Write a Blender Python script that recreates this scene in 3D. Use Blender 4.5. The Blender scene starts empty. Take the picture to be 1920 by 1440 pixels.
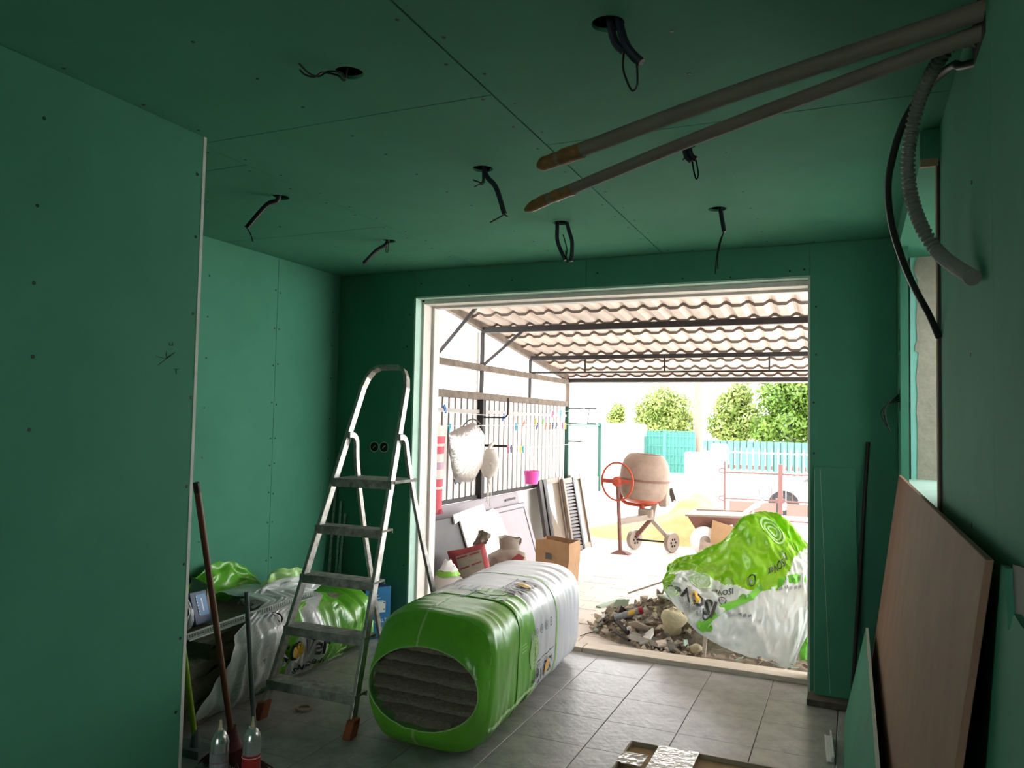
import bpy, math, random
from mathutils import Vector, Matrix, noise
rnd = random.Random(7)
PI = math.pi
scene = bpy.context.scene
COL = scene.collection

# ---------------------------------------------------------------- camera, sky, exposure
def setup_view():
    cam = bpy.data.cameras.new('camera')
    cam.sensor_fit = 'HORIZONTAL'; cam.sensor_width = 36.0
    cam.lens = 1446.4 / 1920 * 36.0
    cam.clip_start = 0.02; cam.clip_end = 300
    co = bpy.data.objects.new('camera', cam); COL.objects.link(co)
    yaw, pitch, roll = (math.radians(a) for a in (23.78, 2.846, 1.164))
    F = Vector((-math.sin(yaw)*math.cos(pitch), math.cos(yaw)*math.cos(pitch), math.sin(pitch)))
    r = Vector((math.cos(yaw), math.sin(yaw), 0)); u = r.cross(F)
    c, s = math.cos(roll), math.sin(roll)
    r2 = c*r + s*u; u2 = -s*r + c*u
    m = Matrix((r2, u2, -F)).transposed().to_4x4()
    m.translation = (0, 0, 1.5)
    co.matrix_world = m
    scene.camera = co
    w = bpy.data.worlds.new('sky'); scene.world = w; w.use_nodes = True
    bg = w.node_tree.nodes['Background']
    bg.inputs[0].default_value = (0.97, 0.985, 1.0, 1); bg.inputs[1].default_value = 8.5
    sl = bpy.data.lights.new('hazy_sun', 'SUN'); sl.energy = 1.2; sl.angle = math.radians(12); sl.color = (1, .95, .87)
    so = bpy.data.objects.new('hazy_sun', sl); COL.objects.link(so)
    so.rotation_euler = (math.radians(-38), math.radians(-14), 0)
    vs = scene.view_settings
    vs.view_transform = 'Standard'; vs.look = 'None'; vs.gamma = 1; vs.use_curve_mapping = False
    vs.exposure = 0.35
setup_view()

# ---------------------------------------------------------------- mesh helpers
class MB:
    def __init__(s): s.v = []; s.f = []; s.m = []; s.uv = None
    def add(s, vs, fs, mi=0):
        b = len(s.v); s.v += [tuple(p) for p in vs]
        s.f += [tuple(i+b for i in f) for f in fs]; s.m += [mi]*len(fs); return s
    def hexa(s, p, mi=0):   # p: bottom 4 then top 4, counterclockwise from above
        return s.add(p, [(3,2,1,0),(4,5,6,7),(0,1,5,4),(1,2,6,5),(2,3,7,6),(3,0,4,7)], mi)
    def box(s, x0, x1, y0, y1, z0, z1, mi=0):
        return s.hexa([(x0,y0,z0),(x1,y0,z0),(x1,y1,z0),(x0,y1,z0),(x0,y0,z1),(x1,y0,z1),(x1,y1,z1),(x0,y1,z1)], mi)
    def obox(s, c, hx, hy, hz, M=None, mi=0):
        c = Vector(c); M = M or Matrix.Identity(3)
        p = [c + M @ Vector((sx*hx, sy*hy, sz*hz)) for sz in (-1,1) for sx, sy in ((-1,-1),(1,-1),(1,1),(-1,1))]
        return s.hexa(p, mi)
    def bar(s, a, b, w, h, up=(0,0,1), mi=0):
        a, b = Vector(a), Vector(b); d = (b-a).normalized(); up = Vector(up)
        x = d.cross(up)
        if x.length < 1e-4: x = d.cross(Vector((1,0,0)))
        x.normalize(); y = x.cross(d).normalized()
        x *= w/2; y *= h/2
        return s.add([a-x-y, a+x-y, a+x+y, a-x+y, b-x-y, b+x-y, b+x+y, b-x+y],
                     [(0,1,2,3),(7,6,5,4),(0,4,5,1),(1,5,6,2),(2,6,7,3),(3,7,4,0)], mi)
    def tube(s, pts, r, n=8, cap=True, mi=0):
        pts = [Vector(p) for p in pts]; k = len(pts)
        rs = r if isinstance(r, (list, tuple)) else [r]*k
        vs = []; px = None
        for i, p in enumerate(pts):
            t = (pts[min(i+1,k-1)] - pts[max(i-1,0)])
            t = t.normalized() if t.length > 1e-9 else Vector((0,0,1))
            if px is None:
                px = t.cross(Vector((0,0,1)))
                if px.length < 1e-3: px = t.cross(Vector((1,0,0)))
            px = (px - t*px.dot(t)).normalized(); py = t.cross(px)
            for j in range(n):
                a = 2*PI*j/n; vs.append(p + (px*math.cos(a)+py*math.sin(a))*rs[i])
        fs = [(i*n+j, i*n+(j+1)%n, (i+1)*n+(j+1)%n, (i+1)*n+j) for i in range(k-1) for j in range(n)]
        if cap: fs += [tuple(reversed(range(n))), tuple(range((k-1)*n, k*n))]
        return s.add(vs, fs, mi)
    def lathe(s, prof, n=20, M=None, mi=0):
        M = M or Matrix.Identity(4); vs = []; fs = []
        for r, z in prof:
            for j in range(n):
                a = 2*PI*j/n; vs.append(M @ Vector((r*math.cos(a), r*math.sin(a), z)))
        k = len(prof)
        fs = [(i*n+j, i*n+(j+1)%n, (i+1)*n+(j+1)%n, (i+1)*n+j) for i in range(k-1) for j in range(n)]
        if prof[0][0] > 1e-5: fs.append(tuple(reversed(range(n))))
        if prof[-1][0] > 1e-5: fs.append(tuple(range((k-1)*n, k*n)))
        return s.add(vs, fs, mi)
    def grid(s, fn, nu, nv, mi=0, closeu=False):
        vs = [fn(i/nu, j/nv) for j in range(nv+1) for i in range(nu+1)]
        w = nu+1
        fs = [(j*w+i, j*w+i+1, (j+1)*w+i+1, (j+1)*w+i) for j in range(nv) for i in range(nu)]
        return s.add(vs, fs, mi)
    def prism(s, poly, d, mi=0):   # poly of 3d points, extruded by vector d
        n = len(poly); d = Vector(d); P = [Vector(p) for p in poly]
        vs = P + [p+d for p in P]
        fs = [tuple(reversed(range(n))), tuple(range(n, 2*n))] + [(i,(i+1)%n,n+(i+1)%n,n+i) for i in range(n)]
        return s.add(vs, fs, mi)
    def rock(s, c, r, sq=(1,1,1), mi=0, rn=rnd):
        c = Vector(c); q = [Vector((rn.uniform(.6,1)*x, rn.uniform(.6,1)*y, rn.uniform(.6,1)*z)) for x,y,z in
             ((1,0,0),(-1,0,0),(0,1,0),(0,-1,0),(0,0,1),(0,0,-1),(.6,.6,.5),(-.6,.6,.4),(.6,-.6,-.4),(-.6,-.6,.5))]
        R = Matrix.Rotation(rn.uniform(0,6), 3, Vector((rn.random()-.5, rn.random()-.5, rn.random()+.1)).normalized())
        vs = [c + R @ Vector((p.x*r*sq[0], p.y*r*sq[1], p.z*r*sq[2])) for p in q[:6]]
        fs = [(0,2,4),(2,1,4),(1,3,4),(3,0,4),(2,0,5),(1,2,5),(3,1,5),(0,3,5)]
        return s.add(vs, fs, mi)
    def chip(s, c, a, b, t, mi=0, rn=rnd, tilt=.5):   # flat broken flake
        R = Matrix.Rotation(rn.uniform(0,6.28), 3, 'Z') @ Matrix.Rotation(rn.gauss(0,tilt), 3, 'X') @ Matrix.Rotation(rn.gauss(0,tilt), 3, 'Y')
        k = rn.choice((4,5)); c = Vector(c)
        poly = [(a*math.cos(2*PI*i/k)*rn.uniform(.6,1.1), b*math.sin(2*PI*i/k)*rn.uniform(.6,1.1)) for i in range(k)]
        return s.prism([c + R @ Vector((x,y,0)) for x,y in poly], R @ Vector((0,0,t)), mi)

def world_loc(o):
    p = Vector(o.location); q = o.parent
    while q: p = p + q.location; q = q.parent
    return p
def build(name, mb, mats, parent=None, smooth=False, bevel=0, base=False):
    me = bpy.data.meshes.new(name)
    off = world_loc(parent) if parent else Vector((0,0,0)); loc = Vector((0,0,0))
    vs = [Vector(p) for p in mb.v]
    if base and not parent:
        lo = [min(p[i] for p in vs) for i in range(3)]; hi = [max(p[i] for p in vs) for i in range(3)]
        loc = Vector(((lo[0]+hi[0])/2, (lo[1]+hi[1])/2, lo[2])); off = loc
    me.from_pydata([tuple(p-off) for p in vs], [], mb.f)
    if not isinstance(mats, (list, tuple)): mats = [mats]
    for m in mats: me.materials.append(m)
    if len(mats) > 1: me.polygons.foreach_set('material_index', mb.m)
    if smooth: me.polygons.foreach_set('use_smooth', [True]*len(me.polygons))
    me.update()
    o = bpy.data.objects.new(name, me); COL.objects.link(o); o.location = loc
    if parent: o.parent = parent
    if name in ('lettering','print','film_print','pale_print','pale_rings','label_marks','green_band','chalk_line'): o['kind'] = 'stuff'
    if bevel:
        b = o.modifiers.new('bevel', 'BEVEL'); b.width = bevel; b.segments = 2; b.limit_method = 'ANGLE'
    if smooth and smooth != 'all':
        e = o.modifiers.new('edges', 'EDGE_SPLIT'); e.split_angle = math.radians(40)
    return o
def tag(o, label=None, cat=None, group=None, kind=None):
    if label: o['label'] = label
    if cat: o['category'] = cat
    if group: o['group'] = group
    if kind: o['kind'] = kind
    return o
def thing(name, label, cat, loc=(0,0,0), group=None):
    o = bpy.data.objects.new(name, None); COL.objects.link(o); o.location = loc
    o.empty_display_size = .05
    return tag(o, label, cat, group)
def single(name, mb, mats, label, cat, group=None, smooth=False, bevel=0):
    return tag(build(name, mb, mats, None, smooth, bevel, True), label, cat, group)
def struct(name, mb, mats, parent=None, bevel=0):
    o = build(name, mb, mats, parent, False, bevel)
    if not parent: o['kind'] = 'structure'
    return o
def share(name, me, loc, parent, rotz=0):
    o = bpy.data.objects.new(name, me); COL.objects.link(o); o.location = loc; o.rotation_euler.z = rotz
    o.parent = parent; return o
def proto(name, mb, m, parent, pos):     # first of a row of alike pieces, mesh about its own origin
    o = build(name, mb, m); o.parent = parent; o.location = Vector(pos) - world_loc(parent); return o
def spline(pts, n=8):
    P = [Vector(p) for p in pts]; out = []
    for i in range(len(P)-1):
        a, b, c, d = P[max(i-1,0)], P[i], P[i+1], P[min(i+2,len(P)-1)]
        for k in range(n):
            t = k/n
            out.append(.5*((2*b)+(c-a)*t+(2*a-5*b+4*c-d)*t*t+(3*b-a-3*c+d)*t**3))
    out.append(P[-1]); return out
def nz(x, y, z=0): return noise.noise(Vector((x, y, z)))

def text_mesh(body, size=1.0, bold=0.0, align='CENTER', res=2):
    cu = bpy.data.curves.new('lettering', 'FONT'); cu.body = body; cu.size = size
    cu.align_x = align; cu.align_y = 'CENTER'; cu.offset = bold; cu.resolution_u = res
    o = bpy.data.objects.new('lettering', cu); COL.objects.link(o)
    dg = bpy.context.evaluated_depsgraph_get()
    me = o.evaluated_get(dg).to_mesh()
    vs = [tuple(v.co) for v in me.vertices]; fs = [tuple(p.vertices) for p in me.polygons]
    o.evaluated_get(dg).to_mesh_clear()
    bpy.data.objects.remove(o); bpy.data.curves.remove(cu)
    return vs, fs
def text_on(mb, body, size, fn, bold=0.0, mi=0, res=2, align='CENTER'):
    vs, fs = text_mesh(body, size, bold, align, res)
    return mb.add([fn(x, y) for x, y, z in vs], fs, mi)
def ring_on(mb, r0, r1, fn, n=20, mi=0, a0=0, a1=2*PI):
    vs = []
    for i in range(n+1):
        a = a0+(a1-a0)*i/n
        vs += [fn(r0*math.cos(a), r0*math.sin(a)), fn(r1*math.cos(a), r1*math.sin(a))]
    return mb.add(vs, [(2*i, 2*i+1, 2*i+3, 2*i+2) for i in range(n)], mi)
def strip_on(mb, pts, w, fn, mi=0):
    vs = []; k = len(pts)
    for i, p in enumerate(pts):
        a, b = pts[max(i-1,0)], pts[min(i+1,k-1)]
        dx, dy = b[0]-a[0], b[1]-a[1]; l = math.hypot(dx, dy) or 1
        ww = w[i] if isinstance(w, (list,tuple)) else w
        vs += [fn(p[0]-dy/l*ww/2, p[1]+dx/l*ww/2), fn(p[0]+dy/l*ww/2, p[1]-dx/l*ww/2)]
    return mb.add(vs, [(2*i, 2*i+1, 2*i+3, 2*i+2) for i in range(k-1)], mi)

# ---------------------------------------------------------------- materials
def mat(name, col, rough=.6, metal=0., var=.0, scale=8., col2=None, bump=0., bscale=40., spec=.5, trans=0., coat=0., stretch=None, emit=0, detail=4):
    m = bpy.data.materials.new(name); m.use_nodes = True
    nt = m.node_tree; N = nt.nodes; L = nt.links
    b = N['Principled BSDF']; out = N['Material Output']
    b.inputs['Base Color'].default_value = (*col, 1); b.inputs['Roughness'].default_value = rough
    b.inputs['Metallic'].default_value = metal; b.inputs['Specular IOR Level'].default_value = spec
    if coat: b.inputs['Coat Weight'].default_value = coat; b.inputs['Coat Roughness'].default_value = .12
    tc = N.new('ShaderNodeTexCoord'); src = tc.outputs['Object']
    if stretch:
        mp = N.new('ShaderNodeMapping'); mp.inputs['Scale'].default_value = stretch
        L.new(src, mp.inputs[0]); src = mp.outputs[0]
    if var or col2:
        n = N.new('ShaderNodeTexNoise'); n.inputs['Scale'].default_value = scale; n.inputs['Detail'].default_value = detail
        n.inputs['Roughness'].default_value = .65
        L.new(src, n.inputs['Vector'])
        r = N.new('ShaderNodeValToRGB'); r.color_ramp.elements[0].position = .32; r.color_ramp.elements[1].position = .7
        c2 = col2 or tuple(min(1, c*(1+var)) for c in col); c1 = col if col2 else tuple(c*(1-var) for c in col)
        r.color_ramp.elements[0].color = (*c1, 1); r.color_ramp.elements[1].color = (*c2, 1)
        L.new(n.outputs['Fac'], r.inputs[0]); L.new(r.outputs[0], b.inputs['Base Color'])
    if bump:
        n2 = N.new('ShaderNodeTexNoise'); n2.inputs['Scale'].default_value = bscale; n2.inputs['Detail'].default_value = 5
        L.new(src, n2.inputs['Vector'])
        bp = N.new('ShaderNodeBump'); bp.inputs['Strength'].default_value = bump; bp.inputs['Distance'].default_value = .01
        L.new(n2.outputs['Fac'], bp.inputs['Height']); L.new(bp.outputs[0], b.inputs['Normal'])
    if trans:
        t = N.new('ShaderNodeBsdfTranslucent'); mx = N.new('ShaderNodeMixShader'); mx.inputs[0].default_value = trans
        if b.inputs['Base Color'].is_linked: L.new(b.inputs['Base Color'].links[0].from_socket, t.inputs[0])
        else: t.inputs[0].default_value = (*col, 1)
        L.new(b.outputs[0], mx.inputs[1]); L.new(t.outputs[0], mx.inputs[2]); L.new(mx.outputs[0], out.inputs[0])
    if emit:
        b.inputs['Emission Color'].default_value = (*col, 1); b.inputs['Emission Strength'].default_value = emit
    return m
M = {}
def defmats():
    M['board'] = mat('green_plasterboard', (.072,.262,.168), .8, var=.07, scale=2.2, bump=.05, bscale=300, spec=.12)
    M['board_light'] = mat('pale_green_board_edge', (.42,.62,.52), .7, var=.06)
    M['gypsum'] = mat('white_gypsum_edge', (.62,.64,.58), .8, var=.1, scale=20)
    M['wallcore'] = mat('wall_core', (.22,.21,.19), .9, var=.15)
    M['dark'] = mat('dark_void', (.01,.012,.012), .9)
    M['screw'] = mat('dark_screw_head', (.012,.02,.018), .5, .4)
    M['turq'] = mat('turquoise_board', (.27,.62,.55), .7)
    M['plaster'] = mat('grey_plaster', (.36,.33,.27), .9, var=.12, scale=14, bump=.5, bscale=30)
    M['ply'] = mat('plywood_edge', (.34,.25,.15), .8)
    M['grout'] = mat('grout', (.10,.10,.095), .8, var=.2)
    M['tile'] = mat('grey_floor_tile', (.20,.195,.185), .36, col2=(.38,.37,.355), scale=7, bump=.25, bscale=26, spec=.6)
    M['paint'] = mat('white_painted_wood', (.72,.67,.62), .6, var=.08, scale=12, bump=.1)
    M['wood'] = mat('pale_wood', (.62,.54,.44), .7, var=.15, scale=10, stretch=(1,8,8), bump=.15)
    M['wood_dark'] = mat('dark_dirty_wood', (.10,.085,.065), .8, var=.3, scale=12)
    M['mdf'] = mat('brown_fibreboard', (.28,.165,.112), .8, var=.1, scale=5, bump=.05, bscale=200, spec=.15)
    M['alu'] = mat('worn_aluminium', (.42,.41,.38), .42, .75, var=.35, scale=26, bump=.15)
    M['alu_paint'] = mat('paint_splashed_tread', (.30,.31,.27), .7, .2, var=.45, scale=22, bump=.3)
    M['rubber_red'] = mat('red_rubber', (.32,.075,.03), .7, var=.2)
    M['film_green'] = mat('green_film', (.14,.50,.03), .3, var=.12, scale=5, bump=.18, bscale=24, trans=.12, spec=.6)
    M['film_white'] = mat('white_film', (.66,.69,.74), .3, var=.05, scale=5, bump=.18, bscale=24, trans=.12, spec=.6)
    M['film_mid'] = mat('pale_green_film', (.36,.62,.22), .3, bump=.18, bscale=24, spec=.6)
    M['film_clear'] = mat('milky_film', (.78,.81,.82), .22, var=.1, scale=6, bump=.5, bscale=14, trans=.3, spec=.7)
    M['sheet_green'] = mat('lime_film_sheet', (.26,.56,.012), .22, var=.22, scale=6, bump=.5, bscale=18, trans=.42, spec=.7)
    M['sheet_white'] = mat('white_film_sheet', (.72,.77,.76), .25, var=.04, scale=6, bump=.5, bscale=18, trans=.35, spec=.7)
    M['ink'] = mat('black_print', (.02,.02,.025), .4)
    M['ink_grey'] = mat('grey_print', (.33,.34,.38), .5)
    M['ink_yellow'] = mat('yellow_print', (.70,.42,.03), .4)
    M['ink_white'] = mat('white_print', (.8,.82,.8), .5)
    M['ink_lime'] = mat('pale_lime_print', (.50,.75,.32), .4)
    M['wool'] = mat('mineral_wool', (.26,.235,.16), .95, col2=(.52,.47,.34), scale=18, stretch=(3,3,22), bump=1.0, bscale=55)
    M['wool_dark'] = mat('mineral_wool_dark_layer', (.15,.135,.09), .95, col2=(.34,.30,.21), scale=18, stretch=(3,3,22), bump=1.0, bscale=55)  # darker tint for every second wool layer
    M['wool_light'] = mat('mineral_wool_light', (.17,.155,.10), .95, col2=(.28,.26,.17), scale=14, stretch=(3,3,18), bump=1.0, bscale=45)
    M['black'] = mat('black_plastic', (.012,.012,.014), .45)
    M['navy'] = mat('navy_conduit', (.012,.014,.03), .5)
    M['wire'] = mat('dark_wire', (.01,.014,.014), .5)
    M['pvc'] = mat('cream_pipe_insulation', (.17,.155,.12), .7, var=.05)
    M['tape'] = mat('brown_tape', (.20,.10,.035), .5, var=.35, scale=25)
    M['hose'] = mat('grey_corrugated_hose', (.17,.18,.16), .55)
    M['blue'] = mat('blue_box', (.02,.19,.44), .5, var=.08)
    M['blue_dark'] = mat('dark_blue_box', (.012,.05,.13), .55)
    M['card'] = mat('brown_cardboard', (.36,.22,.11), .8, var=.08, scale=10)
    M['card_pale'] = mat('pale_cardboard', (.36,.29,.21), .8, var=.08)
    M['brown'] = mat('brown_handle', (.16,.06,.03), .5, var=.15)
    M['greypole'] = mat('grey_pole', (.16,.18,.19), .45)
    M['lime'] = mat('lime_handle', (.26,.42,.02), .4)
    M['bristle'] = mat('dark_red_bristle', (.09,.008,.014), .6, var=.4, scale=60)
    M['can'] = mat('steel_can', (.55,.57,.56), .25, .8)
    M['can_label'] = mat('grey_can_label', (.24,.25,.27), .5, var=.25, scale=40)
    M['can_red'] = mat('red_can_label', (.42,.02,.02), .45, var=.15, scale=30)
    M['white_pl'] = mat('white_plastic', (.75,.76,.75), .4)
    M['clear_tape'] = mat('shiny_clear_tape', (.6,.55,.48), .08, bump=.5, bscale=30, spec=.9)
    # outside
    M['paver'] = mat('pale_paver', (.74,.66,.58), .85, var=.1, scale=5, bump=.2)
    M['ground'] = mat('dusty_ground', (.74,.69,.62), .9, var=.08, scale=2)
    M['white_wall'] = mat('white_masonry', (.86,.85,.83), .8, var=.03, scale=2)
    M['cream_wall'] = mat('cream_corrugated', (.80,.76,.70), .7, var=.03)
    M['steel'] = mat('dark_steel', (.013,.0095,.0085), .6, .2, var=.3, scale=20)
    M['conc'] = mat('weathered_timber_beam', (.14,.11,.085), .85, var=.35, scale=9, bump=.4)
    M['roof'] = mat('beige_roof_sheet', (.60,.50,.44), .55, var=.07, scale=6)
    M['roof_lap'] = mat('shaded_lap_edge', (.13,.10,.08), .8)  # dark riser colour stands in for shadow lines between the courses
    M['fence'] = mat('white_fence_sheet', (.70,.66,.64), .55, var=.05)
    M['fence_gap'] = mat('grey_fence_rib', (.33,.30,.28), .6)
    M['green_post'] = mat('green_post', (.02,.09,.07), .5)
    M['rope'] = mat('white_cord', (.7,.68,.62), .7)
    M['lav'] = mat('lavender_panel', (.30,.265,.29), .6, var=.05)
    M['panel_dark'] = mat('dark_grey_panel', (.05,.047,.048), .6, var=.15)
    M['panel_white'] = mat('white_panel', (.82,.79,.76), .7)
    M['frame_dark'] = mat('dark_brown_frame', (.014,.009,.0075), .5)
    M['frame_tan'] = mat('dusty_tan_frame', (.25,.20,.16), .6, var=.1)
    M['louvre'] = mat('brown_louvre', (.045,.02,.014), .5, var=.2)
    M['towel_a'] = mat('cream_terry', (.62,.53,.48), .95, bump=.3, bscale=200)
    M['towel_b'] = mat('red_terry', (.55,.10,.13), .95, bump=.3, bscale=200)
    M['towel_c'] = mat('mauve_terry', (.40,.27,.33), .95)
    M['silver'] = mat('silver_quilt', (.36,.35,.34), .3, .75, bump=.7, bscale=28)
    M['cloth'] = mat('off_white_cloth', (.66,.61,.55), .9, bump=.2, bscale=40)
    M['pink'] = mat('pink_plastic', (.75,.08,.38), .4)
    M['sack'] = mat('sack_paper', (.40,.35,.29), .85, var=.1, scale=9, bump=.3)
    M['sack_red'] = mat('dusty_red_print', (.36,.065,.07), .8, var=.2, scale=12)
    M['paper_bag'] = mat('brown_paper_bag', (.30,.17,.085), .85, var=.1, scale=8, bump=.35, bscale=18)
    M['bag_milky'] = mat('milky_bag', (.66,.60,.56), .3, trans=.3, bump=.6, bscale=16)
    M['bag_lime'] = mat('lime_film', (.22,.50,.05), .4)
    M['rubble'] = mat('rubble_brown', (.33,.26,.20), .95, var=.25, scale=14, bump=.4)
    M['rubble_b'] = mat('rubble_tan', (.52,.43,.34), .95, var=.2, scale=14)
    M['rubble_c'] = mat('broken_green_board', (.36,.45,.37), .9, var=.1)
    M['foam'] = mat('cream_foam', (.60,.52,.33), .9, var=.15, scale=18, bump=.6)
    M['sand'] = mat('yellow_sand', (.36,.235,.09), .95, var=.12, scale=7, bump=.5, bscale=12)
    M['zinc'] = mat('galvanised_channel', (.50,.50,.47), .4, .5)
    M['orange'] = mat('orange_paint', (.34,.045,.015), .5, var=.1)
    M['mixer'] = mat('cement_splashed_drum', (.24,.175,.135), .9, var=.15, scale=8, bump=.3)
    M['mixer_pink'] = mat('dusty_pink_steel', (.15,.065,.05), .7, var=.2)
    M['gate'] = mat('pink_brown_gate', (.10,.04,.035), .6)
    M['gate_sheet'] = mat('dusty_rose_sheet', (.17,.09,.075), .7)
    M['white_iron'] = mat('white_iron', (.82,.83,.80), .5)
    M['green_sheet'] = mat('teal_green_sheet', (.045,.125,.105), .6)
    M['green_mesh'] = mat('turquoise_mesh', (.05,.21,.175), .6)
    M['leaf'] = mat('leaf_green', (.05,.12,.012), .55, col2=(.16,.25,.03), scale=1.2, trans=.35)
    M['leaf2'] = mat('leaf_pale', (.11,.18,.025), .55, col2=(.26,.30,.08), scale=1.4, trans=.35)
    M['bark'] = mat('grey_bark', (.25,.21,.17), .9, var=.2)
    M['pole'] = mat('pale_pole', (.17,.13,.10), .85, var=.06, stretch=(6,6,1))
    M['car'] = mat('white_car_paint', (.80,.81,.83), .2, coat=.6)
    M['glass_dark'] = mat('dark_car_glass', (.10,.12,.13), .08)
    M['tyre'] = mat('tyre_black', (.02,.02,.02), .8)
    M['glass_pane'] = mat('dusty_glass', (.20,.19,.14), .12, col2=(.30,.23,.19), scale=2.5, spec=.8)
    for nm, c in dict(peg_blue=(.02,.16,.5), peg_cyan=(.05,.42,.6), peg_pink=(.7,.08,.25), peg_orange=(.75,.16,.06), peg_yellow=(.75,.6,.05), peg_green=(.2,.5,.1), peg_navy=(.03,.05,.15)).items():
        M[nm] = mat(nm, c, .4)
defmats()

# ---------------------------------------------------------------- room shell
ZC = 2.585
HOLES = [(-1.442,1.956),(-.603,1.966),(-2.578,2.968),(-1.45,2.931),(-2.575,3.936),(-1.44,3.883),(-.587,2.948),(-.612,3.889)]
def cut(o, cutter):
    md = o.modifiers.new('cut', 'BOOLEAN'); md.object = cutter; md.operation = 'DIFFERENCE'; md.solver = 'EXACT'
    dg = bpy.context.evaluated_depsgraph_get(); dg.update()
    me = bpy.data.meshes.new_from_object(o.evaluated_get(dg))
    o.modifiers.remove(md); o.data = me
def shell():
    # floor: base and single tiles
    fl = struct('floor', MB().box(-3.7,.6,-2.7,5.02,-.12,-.006), M['grout'])
    T = .358; g = .0035
    t = MB(); h = (T-g)/2
    t.hexa([(-h,-h,-.012),(h,-h,-.012),(h,h,-.012),(-h,h,-.012),(-h,-h,-.0015),(h,-h,-.0015),(h,h,-.0015),(-h,h,-.0015)])
    k = h-.002; t.add([(-h,-h,-.0015),(h,-h,-.0015),(h,h,-.0015),(-h,h,-.0015),(-k,-k,0),(k,-k,0),(k,k,0),(-k,k,0)],
                      [(4,5,6,7),(0,1,5,4),(1,2,6,5),(2,3,7,6),(3,0,4,7)])
    del t.f[1]; del t.m[1]
    first = None
    for j in range(0, 14):
        for i in range(-6, 6):
            x = -1.5 + T*(i+.5); y = 4.918 - .353*(j+.5)
            if x < -3.5 or x > .45: continue
            if x < -2.45 and y < 1.1: continue
            if first is None:
                first = build('floor_tile', t, M['tile'], fl); first.location = (x, y, 0); me = first.data
            else: share('floor_tile', me, (x, y, 0), fl)
    # ceiling: slab and plasterboard sheets with cut holes
    ce = struct('ceiling', MB().box(-3.7,.6,-2.7,5.02,2.68,2.8), M['dark'])
    cutter = build('cutter', (lambda m: [m.lathe([(.045,2.5),(.045,2.66)], 20, Matrix.Translation((x,y,0))) for x,y in HOLES] and m)(MB()), M['dark'])
    cols = [(-3.5725,-2.387,[1.0,2.53,3.63,4.8]), (-2.384,-1.0935,[-2.6,-.24,2.264,4.8]), (-1.0865,.31,[-2.6,.26,2.76,4.8])]
    for x0, x1, ys in cols:
        for a, b in zip(ys, ys[1:]):
            p = build('ceiling_board', MB().box(x0,x1,a+.0025,b-.0025,ZC,ZC+.0125), M['board'], ce)
            if any(x0 < x < x1 and a < y < b for x,y in HOLES): cut(p, cutter)
    bpy.data.objects.remove(cutter)
    # left partition ending in the room
    wl = struct('wall_left', MB().box(-2.43,-2.3125,-2.6,2.205,0,2.66), M['wallcore'])
    for a, b in ((-2.6,-1.4),(-1.4,-.2),(-.2,.99),(.992,2.205)):
        build('wall_board', MB().box(-2.3125,-2.30,a,b,.004,ZC-.002), M['board'], wl)
    struct('trim_1', MB().box(-2.317,-2.2985,2.205,2.219,0,ZC-.002), M['gypsum'])
    # far left wall of the nook
    wf = struct('wall_far_left', MB().box(-3.75,-3.5725,.9,5.02,0,2.7), M['wallcore'])
    for a, b in ((1.0,1.7),(1.702,2.908),(2.91,4.109),(4.112,4.8)):
        build('wall_board', MB().box(-3.5725,-3.56,a,b,.004,ZC-.002), M['board'], wf)
    struct('wall_nook', MB().box(-3.75,-2.43,.9,1.0,0,2.7), M['board'])
    # back wall with the wide opening
    wb = MB(); wb.box(-3.75,-2.9,4.8125,5.02,0,2.8); wb.box(-2.9,-.22,4.8125,5.02,2.395,2.8); wb.box(-.22,.75,4.8125,5.02,0,2.8)
    wb = struct('wall_back', wb, M['wallcore'])
    for b in ((-3.56,-2.9,.004,ZC-.002),(-2.898,-1.6,2.397,ZC-.002),(-1.597,-.223,2.397,ZC-.002),(-.22,.2335,.004,ZC-.002)):
        build('wall_board', MB().box(b[0],b[1],4.8,4.8125,b[2],b[3]), M['board'], wb)
    rv = MB(); rv.box(-2.9005,-2.8875,4.799,4.885,0,2.39); build('reveal_board', rv, M['board_light'], wb)
    rv = MB(); rv.box(-2.8875,-.22,4.799,4.885,2.383,2.3955); build('reveal_board', rv, M['board_light'], wb)
    rv = MB(); rv.box(-.2325,-.2195,4.802,4.885,0,2.383); build('reveal_board', rv, M['gypsum'], wb)
    tr = MB(); tr.box(-2.9,-2.868,4.885,5.0,0,2.37); tr.box(-2.9,-2.845,5.0,5.09,0,2.385)
    tr.box(-2.868,-.22,4.885,5.0,2.352,2.384); tr.box(-2.845,-.22,5.0,5.09,2.335,2.384)
    struct('trim_2', tr, M['paint'], bevel=.004)
    # right wall: near flush part, boxed header, window reveal
    wr = MB(); wr.box(.3025,.62,-2.6,3.085,0,2.8)
    wr.box(.24,.62,3.1,4.8,2.475,2.8); wr.box(.29,.62,3.085,4.8,0,1.2); wr.box(.5,.62,3.085,3.4,1.2,2.475)
    wr = struct('wall_right', wr, M['wallcore'])
    for a, b in ((-2.6,-.4),(-.398,.8),(.802,2.0),(2.002,3.085)):
        build('wall_board', MB().box(.29,.3025,a,b,.004,ZC-.002), M['board'], wr)
    build('wall_board', MB().box(.2275,.24,3.1,4.8,2.462,ZC-.002), M['board'], wr)
    build('wall_board', MB().box(.24,.30,3.0875,3.1,2.475,ZC-.002), M['board'], wr)
    build('wall_board', MB().box(.24,.62,3.1,4.8,2.462,2.475), M['board'], wr)
    build('board_edge', MB().box(.2275,.285,3.084,3.0995,2.446,2.4745), M['ply'], wr)
    jb = MB().box(.235,.272,4.48,4.8,1.2,2.462); build('jamb_strip_light_pier', jb, M['board'], wr)  # strip deepened into a pier to keep window light off the back wall
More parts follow.
